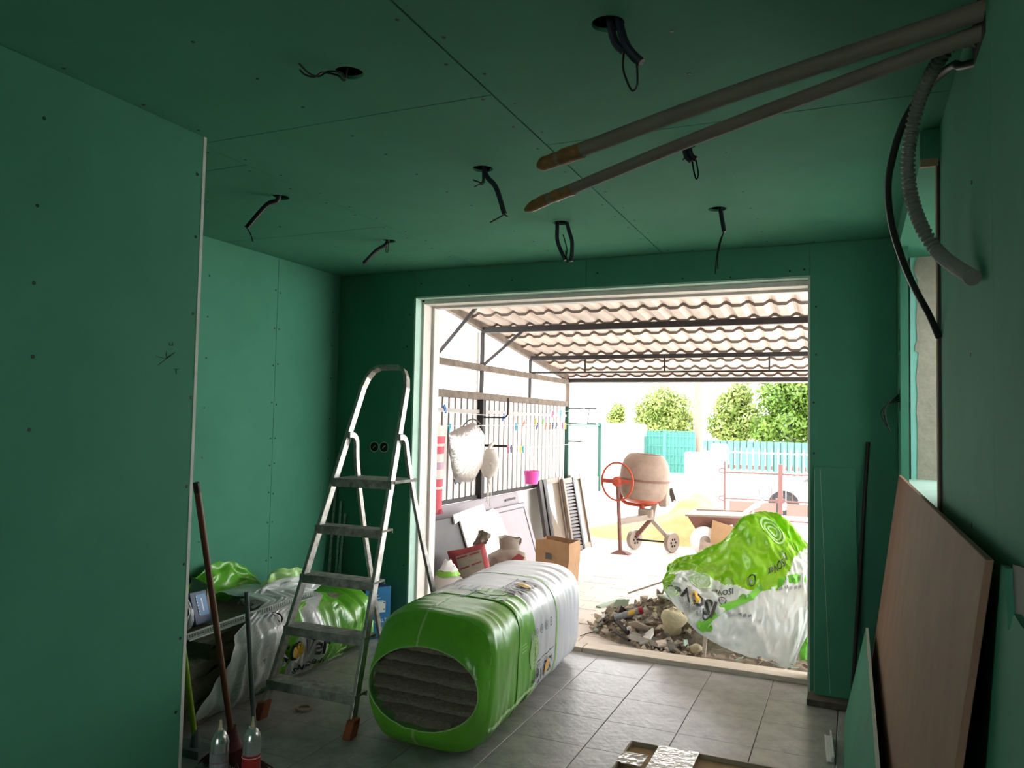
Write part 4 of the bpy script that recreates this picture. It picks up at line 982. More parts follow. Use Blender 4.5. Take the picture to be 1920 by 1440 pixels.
def stored_panels():
    # leaning door panels
    m = MB().hexa([(-3.40,5.2,.70),(-3.39,5.2,.70),(-3.36, 8.14, 0.657),(-3.375, 8.176, 0.654),(-3.40,5.2,.79),(-3.39,5.2,.79),(-3.36, 8.106, 0.702),(-3.375, 8.142, 0.698)])
    t = thing('lavender_door', 'large lavender grey door panel leaning on the low yard wall', 'panel', (-3.2,6.7,-.02))
    TR = Vector((-3.33, 7.992, 0.612)); BR = Vector((-3.12, 7.966, -0.094)); BR.z = -.02; TL = Vector((-3.33,5.3,TR.z)); BL = Vector((BR.x,5.3,-.02)); d = Vector((-.035,0,0))
    build('leaf', MB().hexa([BL+d,BL,BR,BR+d,TL+d,TL,TR,TR+d]), M['lav'], t)
    n = Vector((.93,0,.36))*.004; f = lambda a, v: BL.lerp(BR,a).lerp(TL.lerp(TR,a), v) + n
    for a, v, b, w in ((.03,.03,.97,.03),(.03,.93,.97,.93),(.03,.03,.03,.93),(.97,.03,.97,.93),(.56,.03,.56,.93)):
        build('groove', MB().bar(f(a,v), f(b,w), .01,.004,(.9,0,.4)), M['panel_dark'], t)
    t = thing('stacked_panel', 'lavender panel standing behind the big leaning door panel', 'panel', (-3.4,6.7,-.02))
    build('leaf', MB().hexa([(-3.30,5.25,-.02),(-3.27,5.25,-.02),(-3.27,8.0,-.02),(-3.30,8.0,-.02),(-3.455,5.25,.722),(-3.43,5.25,.722),(-3.43,8.0,.722),(-3.455,8.0,.722)]), M['lav'], t)
    for y in (5.95,7.75): build('handle', MB().bar((-3.408,y-.13,.66),(-3.408,y+.13,.665),.012,.02), M['panel_dark'], t)
    m = MB().hexa([(-3.03,5.3,-.02),(-3.01,5.3,-.02),(-3.01,6.28,-.02),(-3.03,6.28,-.02),(-3.215,5.3,.66),(-3.195,5.3,.66),(-3.195,6.18,.66),(-3.215,6.18,.66)])
    single('dark_panel', m, M['panel_dark'], 'dark grey panel leaning in front of the lavender door near the frame', 'panel')
    # stepped white sheet in front
    BLx, TLx = -3.0, -3.19
    def g(y, z): return (BLx+(TLx-BLx)*z/.7, y, z-.02)
    e = [(6.0,.70),(6.62,.74),(6.64,.66),(6.80,.68),(6.92,.62),(7.05,.30),(7.1,.0),(6.2,.0),(6.1,.64),(6.0,.62)]
    single('white_sheet', MB().prism([g(*q) for q in e], (.012,0,.006)), M['panel_white'], 'stepped piece of white sheet leaning on the lavender door', 'panel')
    # sashes and louvred shutter
    TL, TR = Vector((-3.36, 8.358, 0.825)), Vector((-3.36, 9.865, 0.832)); BL, BR = Vector((-3.235, 8.419, -0.02)), Vector((-2.959, 9.202, -0.02))
    nn = (BR-BL).cross(TL-BL).normalized()
    if nn.x < 0: nn = -nn
    Q = lambda a, v, o=0: BL.lerp(BR,a).lerp(TL.lerp(TR,a),v) + nn*o
    def slab(a0,a1,v0,v1,o0,o1): return MB().hexa([Q(a0,v0,o0),Q(a1,v0,o0),Q(a1,v0,o1),Q(a0,v0,o1),Q(a0,v1,o0),Q(a1,v1,o0),Q(a1,v1,o1),Q(a0,v1,o1)])
    def sash(name, label, a0, a1, o, dark):
        t = thing(name, label, 'window sash', Q(a0,0))
        w = .07 if dark else .045
        build('stile', slab(a0,a0+w,0,1,o,o+.05), M['frame_dark'] if dark else M['frame_tan'], t)
        build('stile', slab(a1-.035,a1,0,1,o,o+.045), M['frame_tan'], t)
        build('rail', slab(a0+w,a1-.035,0,.07,o,o+.04), M['frame_tan'], t); build('rail', slab(a0+w,a1-.035,.93,1,o,o+.04), M['frame_tan'], t)
        build('glass', slab(a0+w,a1-.035,.07,.93,o+.012,o+.018), M['glass_pane'], t)
        return t
    sash('window_sash', 'old dark-edged glazed sash leaning left of the louvred shutter', .0,.48,.0,True)
    build('stile', slab(.08,.15,0,1,.0,.06), M['frame_dark'], bpy.data.objects['window_sash'])
    sash('window_sash', 'tan-framed glazed sash leaning right of the louvred shutter', .72,1.0,.008,False)
    t = thing('louvred_shutter', 'brown louvred shutter leaning between two glazed sashes', 'shutter', Q(.5,0))
    build('stile', slab(.46,.50,.0,.97,.06,.10), M['frame_tan'], t); build('stile', slab(.70,.74,.0,.97,.06,.10), M['frame_dark'], t)
    build('rail', slab(.5,.7,.9,.97,.06,.09), M['frame_tan'], t); build('rail', slab(.5,.7,0,.06,.06,.09), M['frame_tan'], t)
    build('back_panel', slab(.5,.7,.06,.9,.058,.062), M['frame_dark'], t)
    for i in range(18):
        v = .07+.83*i/18; m = MB().hexa([Q(.5,v,.062),Q(.7,v,.062),Q(.7,v+.006,.095),Q(.5,v+.006,.095),Q(.5,v+.03,.062),Q(.7,v+.03,.062),Q(.7,v+.034,.085),Q(.5,v+.034,.085)]); build('louvre_slat', m, M['louvre'], t)
    for a, b, lab in (((-2.774, 7.725, 0),(-2.859, 8.934, 0),'white metal channel on the ground at the foot of the sashes'),((-2.646, 7.597, 0),(-2.699, 8.517, -0),'thin white rail on the ground beside the white channel')):
        single('white_channel', MB().bar(a,b,.09 if 'channel on' in lab else .03,.05), M['panel_white'], lab, 'channel', bevel=.006)
stored_panels()

def bags():
    # upright cement bag
    t = thing('cement_bag', 'upright dusty cement bag with red border and pale label squares', 'cement bag', (-2.9,6.3,-.02))
    o = [(-3.059, 5.68, 0.425),(-2.892, 5.68, 0.465),(-2.719, 5.68, 0.522),(-2.664, 5.65, 0.395),(-2.608, 5.62, 0.237),(-2.66,5.62,-.02),(-2.86,5.62,-.02),(-2.921, 5.62, 0.162),(-2.99, 5.65, 0.296)]
    build('sack', puff(o, (.45,-1,.1), .085, cr=.02, seed=2), M['sack_red'], t, smooth='all')
    c = sum((Vector(p) for p in o), Vector())/len(o); nn = Vector((.45,-1,.1)).normalized()
    face = [(-2.931, 5.59, 0.406),(-2.708, 5.59, 0.484),(-2.622, 5.55, 0.248),(-2.817, 5.55, 0.136)]
    F = [Vector(p) for p in face]; Q = lambda a, v: F[0].lerp(F[1],a).lerp(F[3].lerp(F[2],a),v) + nn*(.0+.018*math.sin(a*PI)*math.sin(v*PI)+.006*nz(a*4,v*4))
    build('label', MB().grid(Q, 10, 10), M['sack'], t, smooth='all')
    for a0 in (.04,.54):
        for v in (.04,.34,.64,.93):
            m = MB().grid(lambda a, w: Q(a0+.40*a, v+.045*w)+nn*.003, 6, 1); build('print_bar', m, M['sack_red'], t)
    m = MB().grid(lambda a, v: Vector((-2.883, 5.76, 0.445)).lerp(Vector((-2.738, 5.76, 0.501)),a)+Vector((.05*v*nz(a*4,v*3)+.03*v, .06*nz(a*5,v*4,2), .14*v*(.4+.6*math.sin(a*PI)))), 10, 8); build('torn_top', m, M['sack'], t, smooth='all')
    t = thing('spare_sack', 'pale sack with red stripes slumped behind the upright cement bag', 'cement bag', (-2.72,6.22,-.02))
    o = [(-2.939, 6.22, 0.329),(-2.836, 6.22, 0.385),(-2.699, 6.22, 0.401),(-2.582, 6.22, 0.379),(-2.545, 6.22, 0.272),(-2.55,6.22,-.02),(-2.80,6.22,-.02),(-2.90,6.22,.05)]
    build('sack', puff(o, (.5,-1,.3), .11, cr=.025, seed=5), M['sack'], t, smooth='all')
    F2 = [Vector(p) for p in ((-2.729, 6.09, 0.267),(-2.592, 6.09, 0.388),(-2.532, 6.09, 0.357),(-2.648, 6.09, 0.239))]; n2 = Vector((.5,-1,.3)).normalized()
    build('red_stripe', MB().grid(lambda a, v: F2[0].lerp(F2[1],a).lerp(F2[3].lerp(F2[2],a),v)+n2*(.02+.02*math.sin(a*PI)), 8, 4), M['sack_red'], t, smooth='all')
    build('torn_neck', MB().grid(lambda a, v: Vector((-2.748, 6.25, 0.406))+Vector(((.085+.02*v)*math.cos(a*2*PI)*(1+.3*nz(a*6,v*2)), (.06)*math.sin(a*2*PI), -.04+.13*v+.03*nz(a*7,v*3,1))), 24, 6), M['sack'], t, smooth='all')
    build('neck_hole', MB().lathe([(.001,0),(.06,.0)], 12, Matrix.Translation(Vector((-2.748, 6.25, 0.434))) @ Matrix.Rotation(.9,4,'X')), M['dark'], t)
    # brown paper bag
    c = Vector((-2.60,7.05,-.02)); t = thing('paper_bag', 'open brown paper bag standing on the yard paving', 'paper bag', c)
    def pb(a, v):
        q = a*4; i = int(q) % 4; fr = q-int(q); cs = [(-.17,-.10),(.17,-.14),(.19,.10),(-.15,.13)]
        p0, p1 = cs[i], cs[(i+1)%4]; k = 1+.06*v
        x, y = p0[0]+(p1[0]-p0[0])*fr, p0[1]+(p1[1]-p0[1])*fr
        return c + Vector((x*k+.015*nz(a*9,v*4), y*k+.02*nz(a*9+4,v*4), .40*v*(1+.10*nz(a*5,0,3))))
    build('bag', MB().grid(pb, 32, 10), M['paper_bag'], t, smooth=True)
    build('base', MB().box(c.x-.15,c.x+.15,c.y-.1,c.y+.1,-.018,-.01), M['paper_bag'], t)
    build('print', MB().grid(lambda a,v: pb(.07+.05*a,.55+.14*v)+Vector((.0,-.006,0)),2,3), M['panel_dark'], t); build('print', MB().grid(lambda a,v: pb(.10+.05*a,.28+.1*v)+Vector((.0,-.006,0)),2,3), M['panel_dark'], t)
    # milky plastic bag
    c = Vector((-2.85,5.31,-.02)); t = thing('plastic_bag', 'milky plastic bag with a lime green tie beside the door frame', 'plastic bag', c)
    build('body', MB().grid(lambda a, v: c+Vector((math.cos(a*2*PI)*.19*math.sin(v*PI)**.6*(1+.16*nz(a*7,v*5)), math.sin(a*2*PI)*.19*math.sin(v*PI)**.6*(1+.16*nz(a*7+3,v*5)), .36*v)), 32, 16), M['bag_milky'], t, smooth='all')
    build('tie', MB().grid(lambda a, v: c+Vector((math.cos(a*2*PI)*(.09-.02*v)*(1+.3*nz(a*9,v)), math.sin(a*2*PI)*(.09-.02*v), .335+.04*v+.02*nz(a*6,v))), 18, 3), M['bag_lime'], t, smooth='all')
    build('tuft', MB().grid(lambda a, v: c+Vector((math.cos(a*2*PI)*.07*(1-v*.7)*(1+.5*nz(a*6,v*3)), math.sin(a*2*PI)*.07*(1-v*.7), .37+.08*v+.02*nz(a*5,v))), 18, 6), M['panel_white'], t, smooth='all')
bags()

# ---------------------------------------------------------------- rubble heap and the film sheet over it
def heap_h(x, y):
    d = math.hypot((x+.55)/1.12, (y-5.95)/.72)
    h = .36*max(0, 1-d)**.9 if d < 1 else 0
    d2 = math.hypot((x+1.15)/.68, (y-5.75)/.52); h = max(h, .27*max(0,1-d2)**.8 if d2 < 1 else 0)
    d3 = math.hypot((x+.5)/.9, (y-5.28)/.20); h = max(h, .075*max(0,1-d3)**.7 if d3 < 1 else 0)
    return h
def rubble():
    t = thing('rubble_heap', 'heap of broken plaster and demolition rubble just outside the threshold', 'rubble heap', (-.8,5.8,-.03))
    m = MB().grid(lambda a, v: (lambda x, y: Vector((x, y, -.035+heap_h(x,y)*(1+.25*nz(x*9,y*9))+.012*nz(x*30,y*30))))(-1.95+2.4*a, 5.1+1.75*v), 90, 66)
    o = build('fine_debris', m, M['rubble'], t); o['kind'] = 'stuff'
    r = random.Random(5)
    mats = [M['rubble'], M['rubble_b'], M['rubble_c'], M['foam'], M['wood_dark'], M['panel_white']]
    def pos():
        while True:
            x, y = r.uniform(-1.9,.3), r.uniform(5.12,6.4)
            if heap_h(x,y) > .004: return x, y, heap_h(x,y)
    me = MB()
    for i in range(1500):
        x, y, h = pos(); k = r.choices(range(6), (5,5,.8,.7,1.2,.4))[0]; s = r.uniform(.012,.035)
        if x > -.92 and (5.19 < y < 5.5 or (y > 5.5 and r.random() < .7)): continue
        if r.random() < .4: me.rock((x,y,h-.02+s*.4), s, (1,r.uniform(.6,1),r.uniform(.5,.9)), k, r)
        else: me.chip((x,y,h-.02+s*.4), s*1.3, s*.9, .004+.006*r.random(), k, r, .6)
    o = build('small_debris', me, mats, t); o['kind'] = 'stuff'
    for i in range(190):
        x, y, h = pos(); k = r.choices(range(6), (5,6,1.2,.8,1,.5))[0]; s = r.uniform(.035,.075)
        if (y > 6.0 and x > -1) or x > -1.0: continue
        m = MB()
        if r.random() < .45: m.rock((x,y,h+s*.15), s*.8, (1,r.uniform(.6,1),r.uniform(.5,.9)), 0, r); nm = 'rubble_chunk'
        else: m.chip((x,y,h+.005+s*.2), s*1.4, s*.9, .008+.006*r.random(), 0, r, .45); nm = 'plaster_flake'
        build(nm, m, mats[k], t)
    # single things on the heap
    c = thing('sealant_tube', 'empty grey sealant cartridge with a red band lying on the rubble', 'cartridge', (-1.45,5.52,.06))
    a, b = Vector((-1.581, 5.52, 0.089)), Vector((-1.379, 5.56, 0.169)); d = (b-a)
    build('tube', MB().tube([a,b], .026, 16), M['can_label'], c, smooth=True); build('red_band', MB().tube([a+d*.86,a+d*.99], .0268, 16), M['can_red'], c, smooth=True); build('black_end', MB().tube([a-d*.02,a+d*.02], .0268, 16), M['black'], c, smooth=True)
    build('print', MB().grid(lambda u,v: a+d*(.5+.25*u)+Vector((0,-.0268*math.cos((v-.2)*1.2),.0268*math.sin((v-.2)*1.2))), 2, 4), M['ink_yellow'], c)
    single('rubber_strip', MB().bar((-1.539, 5.46, 0.088), (-1.418, 5.36, 0.034), .045,.012), M['black'], 'black rubber strip below the sealant cartridge on the rubble', 'strip')
    single('rubber_strip', MB().bar((-1.531, 5.35, 0.044), (-1.404, 5.28, 0.015), .03,.012), M['black'], 'short black rubber strip touching the metal channel', 'strip')
    A, B_ = Vector((-1.396, 5.28, 0.034)), Vector((-1.068, 5.22, 0.007)); m = MB(); m.bar(A,B_,.06,.003); n = Vector((0,.03,0)); m.bar(A-n+Vector((0,0,.018)),B_-n+Vector((0,0,.018)),.003,.036); m.bar(A+n+Vector((0,0,.018)),B_+n+Vector((0,0,.018)),.003,.036)
    single('stud_channel', m, M['zinc'], 'galvanised stud channel lying at the front foot of the rubble', 'channel')
    single('wood_lath', MB().bar((-1.541, 5.75, 0.233), (-1.272, 5.75, 0.348), .018,.012), M['wood'], 'long thin wooden lath lying across the back of the rubble', 'lath')
    single('wood_lath', MB().bar((-0.878, 5.15, 0.01), (-0.874, 5.2, 0.128), .024,.012), M['wood'], 'short upright wooden lath stuck in the rubble under the film', 'lath')
    single('board_strip', MB().bar((-1.921, 6.226, -0.012), (-1.814, 6.594, -0.008), .05,.012), M['rubble_c'], 'narrow pale green plasterboard strip on the left tail of the rubble', 'board')
    m = MB().grid(lambda a,v: Vector((-1.12, 5.36, 0.144))+Vector((.085*math.cos(a*2*PI)*math.sin(v*PI)*(1+.6*nz(a*5,v*4)), .06*math.sin(a*2*PI)*math.sin(v*PI), .09*-math.cos(v*PI)*(1+.4*nz(a*4,v*5,2))+.02)), 24, 14)
    single('foam_lump', m, M['foam'], 'cream lump of cured foam resting on the rubble', 'foam', smooth='all')
    m = MB().grid(lambda a,v: Vector((-0.932, 5.2, 0.041))+Vector((.042*math.cos(a*2*PI)*math.sin(v*PI)*(1+.6*nz(a*5,v*4,3)), .03*math.sin(a*2*PI)*math.sin(v*PI), .035*-math.cos(v*PI))), 16, 10)
    single('foam_lump', m, M['foam'], 'small cream foam crumb at the very front of the rubble', 'foam', smooth='all')
    m = MB().tube(spline([(-1.779, 5.339, -0.015),(-1.734, 5.474, -0.015),(-1.687, 5.582, -0.015),(-1.611, 5.507, -0.015),(-1.608, 5.43, -0.015)],5), .003, 5); single('bent_wire', m, M['steel'], 'bent thin wire lying on the pavers near the threshold', 'wire')
    m = MB().grid(lambda a,v: Vector((-.30+.22*a+.04*nz(a*4,v*5), 5.30+.12*v+.04*nz(a*5,v*4,2), .028+.16*math.sin(v*PI*.8)+.05*nz(a*6,v*6,5))), 16, 12); single('green_scrap', m, M['film_green'], 'crumpled dark green film scrap at the right foot of the heap', 'film scrap', smooth='all')
rubble()

def film_sheet():
    t = thing('film_sheet', 'crumpled lime green and white printed film draped over the rubble heap', 'plastic sheet', (-.75,5.8,-.02))
    rows = [
     [(-1.25, 5.62, 0.304),(-1.086, 5.42, 0.207),(-0.936, 5.3, 0.109),(-0.713, 5.24, 0.043),(-0.501, 5.2, 0.013),(-0.349, 5.17, 0.01),(-0.279, 5.24, 0.158),(-0.19, 5.28, 0.292)],
     [(-1.259, 5.66, 0.315),(-1.073, 5.54, 0.286),(-0.893, 5.46, 0.221),(-0.679, 5.44, 0.186),(-0.49, 5.42, 0.19),(-0.346, 5.4, 0.195),(-0.26, 5.42, 0.303),(-0.164, 5.45, 0.376)],
     [(-1.285, 5.72, 0.321),(-1.109, 5.68, 0.35),(-0.907, 5.65, 0.32),(-0.7, 5.66, 0.34),(-0.503, 5.68, 0.383),(-0.352, 5.7, 0.395),(-0.257, 5.72, 0.419),(-0.157, 5.75, 0.424)],
     [(-1.295, 5.8, 0.336),(-1.16, 5.8, 0.397),(-0.954, 5.82, 0.413),(-0.748, 5.86, 0.496),(-0.553, 5.9, 0.561),(-0.411, 5.95, 0.551),(-0.296, 5.95, 0.493),(-0.179, 5.95, 0.44)],
     [(-1.298, 5.92, 0.355),(-1.215, 5.95, 0.43),(-1.032, 6, 0.479),(-0.852, 6.05, 0.615),(-0.687, 6.1, 0.722),(-0.491, 6.12, 0.714),(-0.364, 6.12, 0.568),(-0.22, 6.1, 0.487)],
     [(-1.302, 6.05, 0.381),(-1.242, 6.08, 0.431),(-1.094, 6.12, 0.488),(-0.926, 6.18, 0.551),(-0.772, 6.22, 0.762),(-0.626, 6.25, 0.822),(-0.448, 6.25, 0.762),(-0.281, 6.25, 0.556)],
     [(-1.20,6.30,.18),(-1.12,6.38,.22),(-.95,6.45,.26),(-.80,6.5,.32),(-.62,6.55,.42),(-.5,6.58,.45),(-.36,6.55,.38),(-.2,6.5,.25)],
     [(-1.18,6.45,-.02),(-1.08,6.55,-.02),(-.92,6.65,-.02),(-.75,6.72,-.02),(-.6,6.76,-.02),(-.45,6.78,-.02),(-.3,6.75,-.02),(-.15,6.7,-.02)]]
    rows = [[Vector(p) for p in r] for r in rows]
    def cr(P, t):
        n = len(P)-1; x = max(0, min(.99999, t))*n; i = int(x); f = x-i
        a, b, c, d = P[max(i-1,0)], P[i], P[i+1], P[min(i+2,n)]
        return .5*((2*b)+(c-a)*f+(2*a-5*b+4*c-d)*f*f+(3*b-a-3*c+d)*f**3)
    def rid(x, y, s): return 1-abs(nz(x, y, s))*2.2
    def surf(u, v, off=0):
        p = cr([cr(r, u) for r in rows], v)
        k = min(1, v*6)
        w = .02 + .030*nz(u*6, v*5, 2) + .030*rid(u*7+v*4, v*6-u*3, 9) + .018*rid(u*15-v*5, v*13+u*6, 4) + .010*rid(u*30+v*9, v*26-u*8, 6) + .006*nz(u*50, v*44, 1)
        q = p + Vector((.25,-.72,.62))*(w*(.35+.65*k)+off) 
        q.z = max(q.z, -.012+off); return q
    NU, NV = 120, 110; m = MB(); m.v = [tuple(surf(i/NU, j/NV)) for j in range(NV+1) for i in range(NU+1)]
    for j in range(NV):
        for i in range(NU):
            u, v = (i+.5)/NU, (j+.5)/NV
            b = .36+.09*math.sin(u*7+1)+.03*nz(u*12,1)
            if u < .10: b = .02+.34*u/.10
            if u > .60: b += .55*(u-.60)
            m.f.append((j*(NU+1)+i, j*(NU+1)+i+1, (j+1)*(NU+1)+i+1, (j+1)*(NU+1)+i)); m.m.append(1 if v > b else 0)
    build('film', m, [M['sheet_white'], M['sheet_green']], t, smooth='all')
    def S(u0, v0, ang, su=1.25, sv=1.0, off=.010):
        c, s = math.cos(ang), math.sin(ang)
        return lambda x, y: surf(u0+(x*c-y*s)/su, v0+(x*s+y*c)/sv, off)
    g = MB()
    P = [(.285,.02),(.30,.10),(.335,.17),(.40,.215),(.46,.245),(.50,.285)]
    strip_on(g, P, [.034,.03,.04,.032,.03,.03], lambda x, y: surf(x, y, .007), 0)
    for u, v in ((.27,.05),(.31,.055),(.50,.285),(.42,.24),(.70,.31),(.72,.32)): ring_on(g, 0, .018, S(u,v,0,1,1,.008), 14)
    strip_on(g, [(.60,.30),(.68,.315),(.80,.32)], .03, lambda x, y: surf(x, y, .007), 0)
    build('green_band', g, M['film_green'], t)
    k = MB(); text_on(k, 'ISOVer', .115, S(.175,.165,PI-.05,1.25,.85), .003, 0); ring_on(k, 0, .036, S(.196,.163,0,1.25,.85,.012), 16, 1)
    text_on(k, 'ISOVer', .045, S(.60,.37,PI+.3,1.2,.9), .001, 0); text_on(k, 'ISOVer', .04, S(.33,.28,PI,1.2,.9), .001, 0)
    for i in range(5):
        f = S(.125+.038*i, .085+.004*i, 0, 1.1, .75); ring_on(k, .013, .018, f, 14, 0 if i == 4 else 2); ring_on(k, 0, .009, f, 8, 2)
    for u, v in ((.33,.22),(.47,.33),(.66,.42)): f = S(u,v,0,1.1,.75); ring_on(k, .016, .021, f, 14, 0); ring_on(k, 0, .008, f, 8, 2)
    for i in range(5): strip_on(k, [(.36+.022*i,.155),(.375+.022*i,.16)], .012, lambda x, y: surf(x, y, .010), 2)
    for i in range(5): strip_on(k, [(.60+.03*i,.275),(.62+.03*i,.28)], .012, lambda x, y: surf(x, y, .010), 2)
    build('lettering', k, [M['ink'], M['ink_yellow'], M['ink_grey']], t)
    r = MB()
    for u, v in ((.055,.13),(.23,.34),(.66,.55)):
        for q in (.052,.037,.022): ring_on(r, q-.007, q, S(u,v,0,1.0,.7,.009), 20)
    build('pale_rings', r, M['ink_lime'], t)
film_sheet()

# ---------------------------------------------------------------- mixer, sand, barrow
def mixer():
    t = thing('cement_mixer', 'small cement mixer with a splashed drum and orange tilting wheel', 'cement mixer', (-2.35,9.25,-.045))
    ax = Matrix.Translation((-2.37,9.3,0)) @ Matrix.Rotation(math.radians(4),4,'Y')
    build('drum_top', MB().lathe([(.300,.845),(.292,.98),(.262,1.07),(.215,1.135),(.185,1.15),(.175,1.14),(.2,1.05)], 28, ax), M['mixer'], t, smooth=True)
    build('drum_bottom', MB().lathe([(.10,.56),(.20,.575),(.262,.63),(.290,.70),(.298,.835)], 28, ax), M['mixer'], t, smooth=True)
    build('drum_ring', MB().lathe([(.298,.828),(.318,.832),(.318,.848),(.298,.852)], 28, ax), M['mixer_pink'], t, smooth=True)
    build('drum_base', MB().lathe([(.001,.545),(.12,.55),(.20,.572),(.245,.61),(.243,.615)], 28, ax), M['orange'], t, smooth=True)
    build('pivot_stub', MB().lathe([(.035,.48),(.035,.56)], 14, ax), M['orange'], t, smooth=True)
    yoke = spline([(-2.60,9.3,.80),(-2.60,9.3,.62),(-2.54,9.3,.545),(-2.37,9.3,.525),(-2.20,9.3,.55),(-2.13,9.3,.62),(-2.12,9.3,.82)],6)
    build('yoke', MB().tube(yoke, .022, 8), M['orange'], t, smooth=True)
    W = Vector((-2.545,8.93,.825)); d = Vector((-.35,-1,0)).normalized(); sx = Vector((1,-.35,0)).normalized()
    ring = [W+sx*.222*math.cos(i*PI/20)+Vector((0,0,.222*math.sin(i*PI/20))) for i in range(41)]
    w = build('tilting_wheel', MB().tube(ring, .013, 8, False), M['orange'], t, smooth=True)
    build('wheel_spoke', MB().bar(W-sx*.215, W+sx*.215, .02,.05), M['orange'], w)
    build('wheel_hub', MB().lathe([(.06,-.02),(.06,.03),(.03,.05)], 14, Matrix.Translation(W) @ Matrix.Rotation(PI/2,4,'X')), M['orange'], w)
    build('front_post', MB().tube([(-2.50,8.95,-.02),(-2.55,8.97,.82)], .024, 10), M['mixer_pink'], t, smooth=True)
    build('foot_plate', MB().hexa([(-2.61,8.87,-.022),(-2.37,8.87,-.022),(-2.37,9.02,-.022),(-2.61,9.02,-.022),(-2.53,8.92,.02),(-2.47,8.92,.02),(-2.47,8.98,.02),(-2.53,8.98,.02)]), M['mixer_pink'], t)
    build('frame_bar', MB().bar((-2.52,8.96,.35),(-2.20,9.32,.40), .06,.07), M['frame_tan'], t)
    build('rear_post', MB().bar((-2.22,9.32,.36),(-2.17,9.32,.66), .06,.06), M['frame_tan'], t)
    build('motor_box', MB().obox((-2.08,9.36,.74), .05,.09,.22), M['mixer'], t, bevel=.02)
    build('motor_box', MB().obox((-2.28,9.28,.44), .09,.06,.05), M['frame_tan'], t, bevel=.02)
    for k, (x, y) in enumerate(((-2.44,9.36),(-1.98,9.34))):
        build('leg', MB().bar((-2.23,9.32,.36),(x,y,.11), .045,.045), M['mixer_pink'] if not k else M['frame_tan'], t)
        Mx = Matrix.Translation((x,y,.098)) @ Matrix.Rotation(math.radians(65),4,'Z') @ Matrix.Rotation(PI/2,4,'X')
        wh = build('wheel', MB().lathe([(.075,-.03),(.118,-.028),(.12,0),(.118,.028),(.075,.03)], 24, Mx), M['frame_tan'], t, smooth=True)
        m = MB().lathe([(.076,-.012),(.076,.012)], 20, Mx); build('wheel_disc', m, M['mixer'], wh)
        for q in range(6):
            a = q*PI/3; p = Mx @ Vector((.045*math.cos(a),.045*math.sin(a),-.031)); build('wheel_slot', MB().obox(p, .006,.012,.012), M['steel'], wh)
            p = Mx @ Vector((.045*math.cos(a),.045*math.sin(a),.031)); build('wheel_slot', MB().obox(p, .006,.012,.012), M['steel'], wh)
    build('axle', MB().bar((-2.44,9.36,.098),(-1.98,9.34,.098), .02,.02), M['steel'], t)
    # sand
    def sh(x, y):
        h = 0
        for cx, cy, rx, ry, hh in ((-1.98,11.0,.85,1.0,.62),(-2.75,10.8,.9,.7,.22),(-1.45,10.9,.6,.7,.3)):
            d = math.hypot((x-cx)/rx, (y-cy)/ry); h = max(h, hh*max(0,1-d)**.9 if d < 1 else 0)
        return h*(1+.18*nz(x*5,y*5))+.015*nz(x*16,y*16)
    m = MB().grid(lambda a, v: (lambda x, y: Vector((x,y,-.055+sh(x,y))))(-3.46+2.86*a, 9.95+2.2*v), 70, 50)
    o = tag(build('sand_heap', m, M['sand'], None, 'all'), 'heap of yellow building sand behind the cement mixer', 'sand heap')
    m = MB().tube([(-2.273, 11.6, 0.105),(-2.437, 11.65, 0.382)], .014, 8); m2 = MB().obox((-2.472, 11.66, 0.459), .035,.012,.10, Matrix.Rotation(-.3,3,'Y'))
    t = thing('shovel', 'shovel stuck handle down behind the sand heap', 'shovel', (-2.273, 11.6, 0.105)); build('handle', m, M['frame_tan'], t); build('blade', m2, M['steel'], t)
    # wheelbarrow full of scraps
    t = thing('wheelbarrow', 'rusty wheelbarrow with a pale handle holding scraps and board offcuts', 'wheelbarrow', (-1.5,9.7,-.045))
    build('tray', MB().hexa([(-1.66,9.5,.16),(-1.22,9.5,.16),(-1.22,9.85,.16),(-1.66,9.85,.16),(-1.80,9.35,.43),(-1.12,9.35,.45),(-1.12,10.0,.45),(-1.80,10.0,.43)]), M['mixer_pink'], t)
    build('tray_rim', MB().tube([(-1.81,9.34,.435),(-1.11,9.34,.455),(-1.11,10.01,.455),(-1.81,10.01,.435),(-1.81,9.34,.435)], .014, 6), M['frame_tan'], t)
    for y in (9.42,9.95): build('handle', MB().tube(spline([(-1.5,y,.2),(-1.3,y,.34),(-1.12,y,.52),(-.98,y,.60)],4), .022, 8), M['panel_white'], t, smooth=True)
    wh = build('wheel', MB().lathe([(.10,-.035),(.165,-.03),(.17,0),(.165,.03),(.10,.035)], 22, Matrix.Translation((-1.60,9.36,.148)) @ Matrix.Rotation(.5,4,'Z') @ Matrix.Rotation(PI/2,4,'X')), M['panel_white'], t, smooth=True)
    build('hub', MB().lathe([(.03,-.04),(.10,-.03),(.10,.03),(.03,.04)], 16, Matrix.Translation((-1.60,9.36,.148)) @ Matrix.Rotation(.5,4,'Z') @ Matrix.Rotation(PI/2,4,'X')), M['frame_tan'], wh)
    for x in (-1.3,): 
        for y in (9.5,9.85): build('leg', MB().bar((x,y,.2),(x+.03,y,-.022), .03,.03), M['mixer_pink'], t)
    m = MB().hexa([(-1.52,9.25,.05),(-1.20,9.2,.02),(-1.2,9.23,.02),(-1.52,9.28,.05),(-1.50,9.34,.40),(-1.12,9.32,.30),(-1.12,9.34,.3),(-1.5,9.36,.40)]); single('board_scrap', m, M['card'], 'tan board scrap leaning on the front of the wheelbarrow', 'board')
    m = MB().grid(lambda a,v: Vector((-1.62+.42*a, 9.13+.06*v, -.025+.2*v*(1-.4*a)+.03*nz(a*6,v*5))), 10, 6); single('mortar_scrap', m, M['rubble'], 'crumpled grey brown scrap on the ground under the wheelbarrow tray', 'scrap')
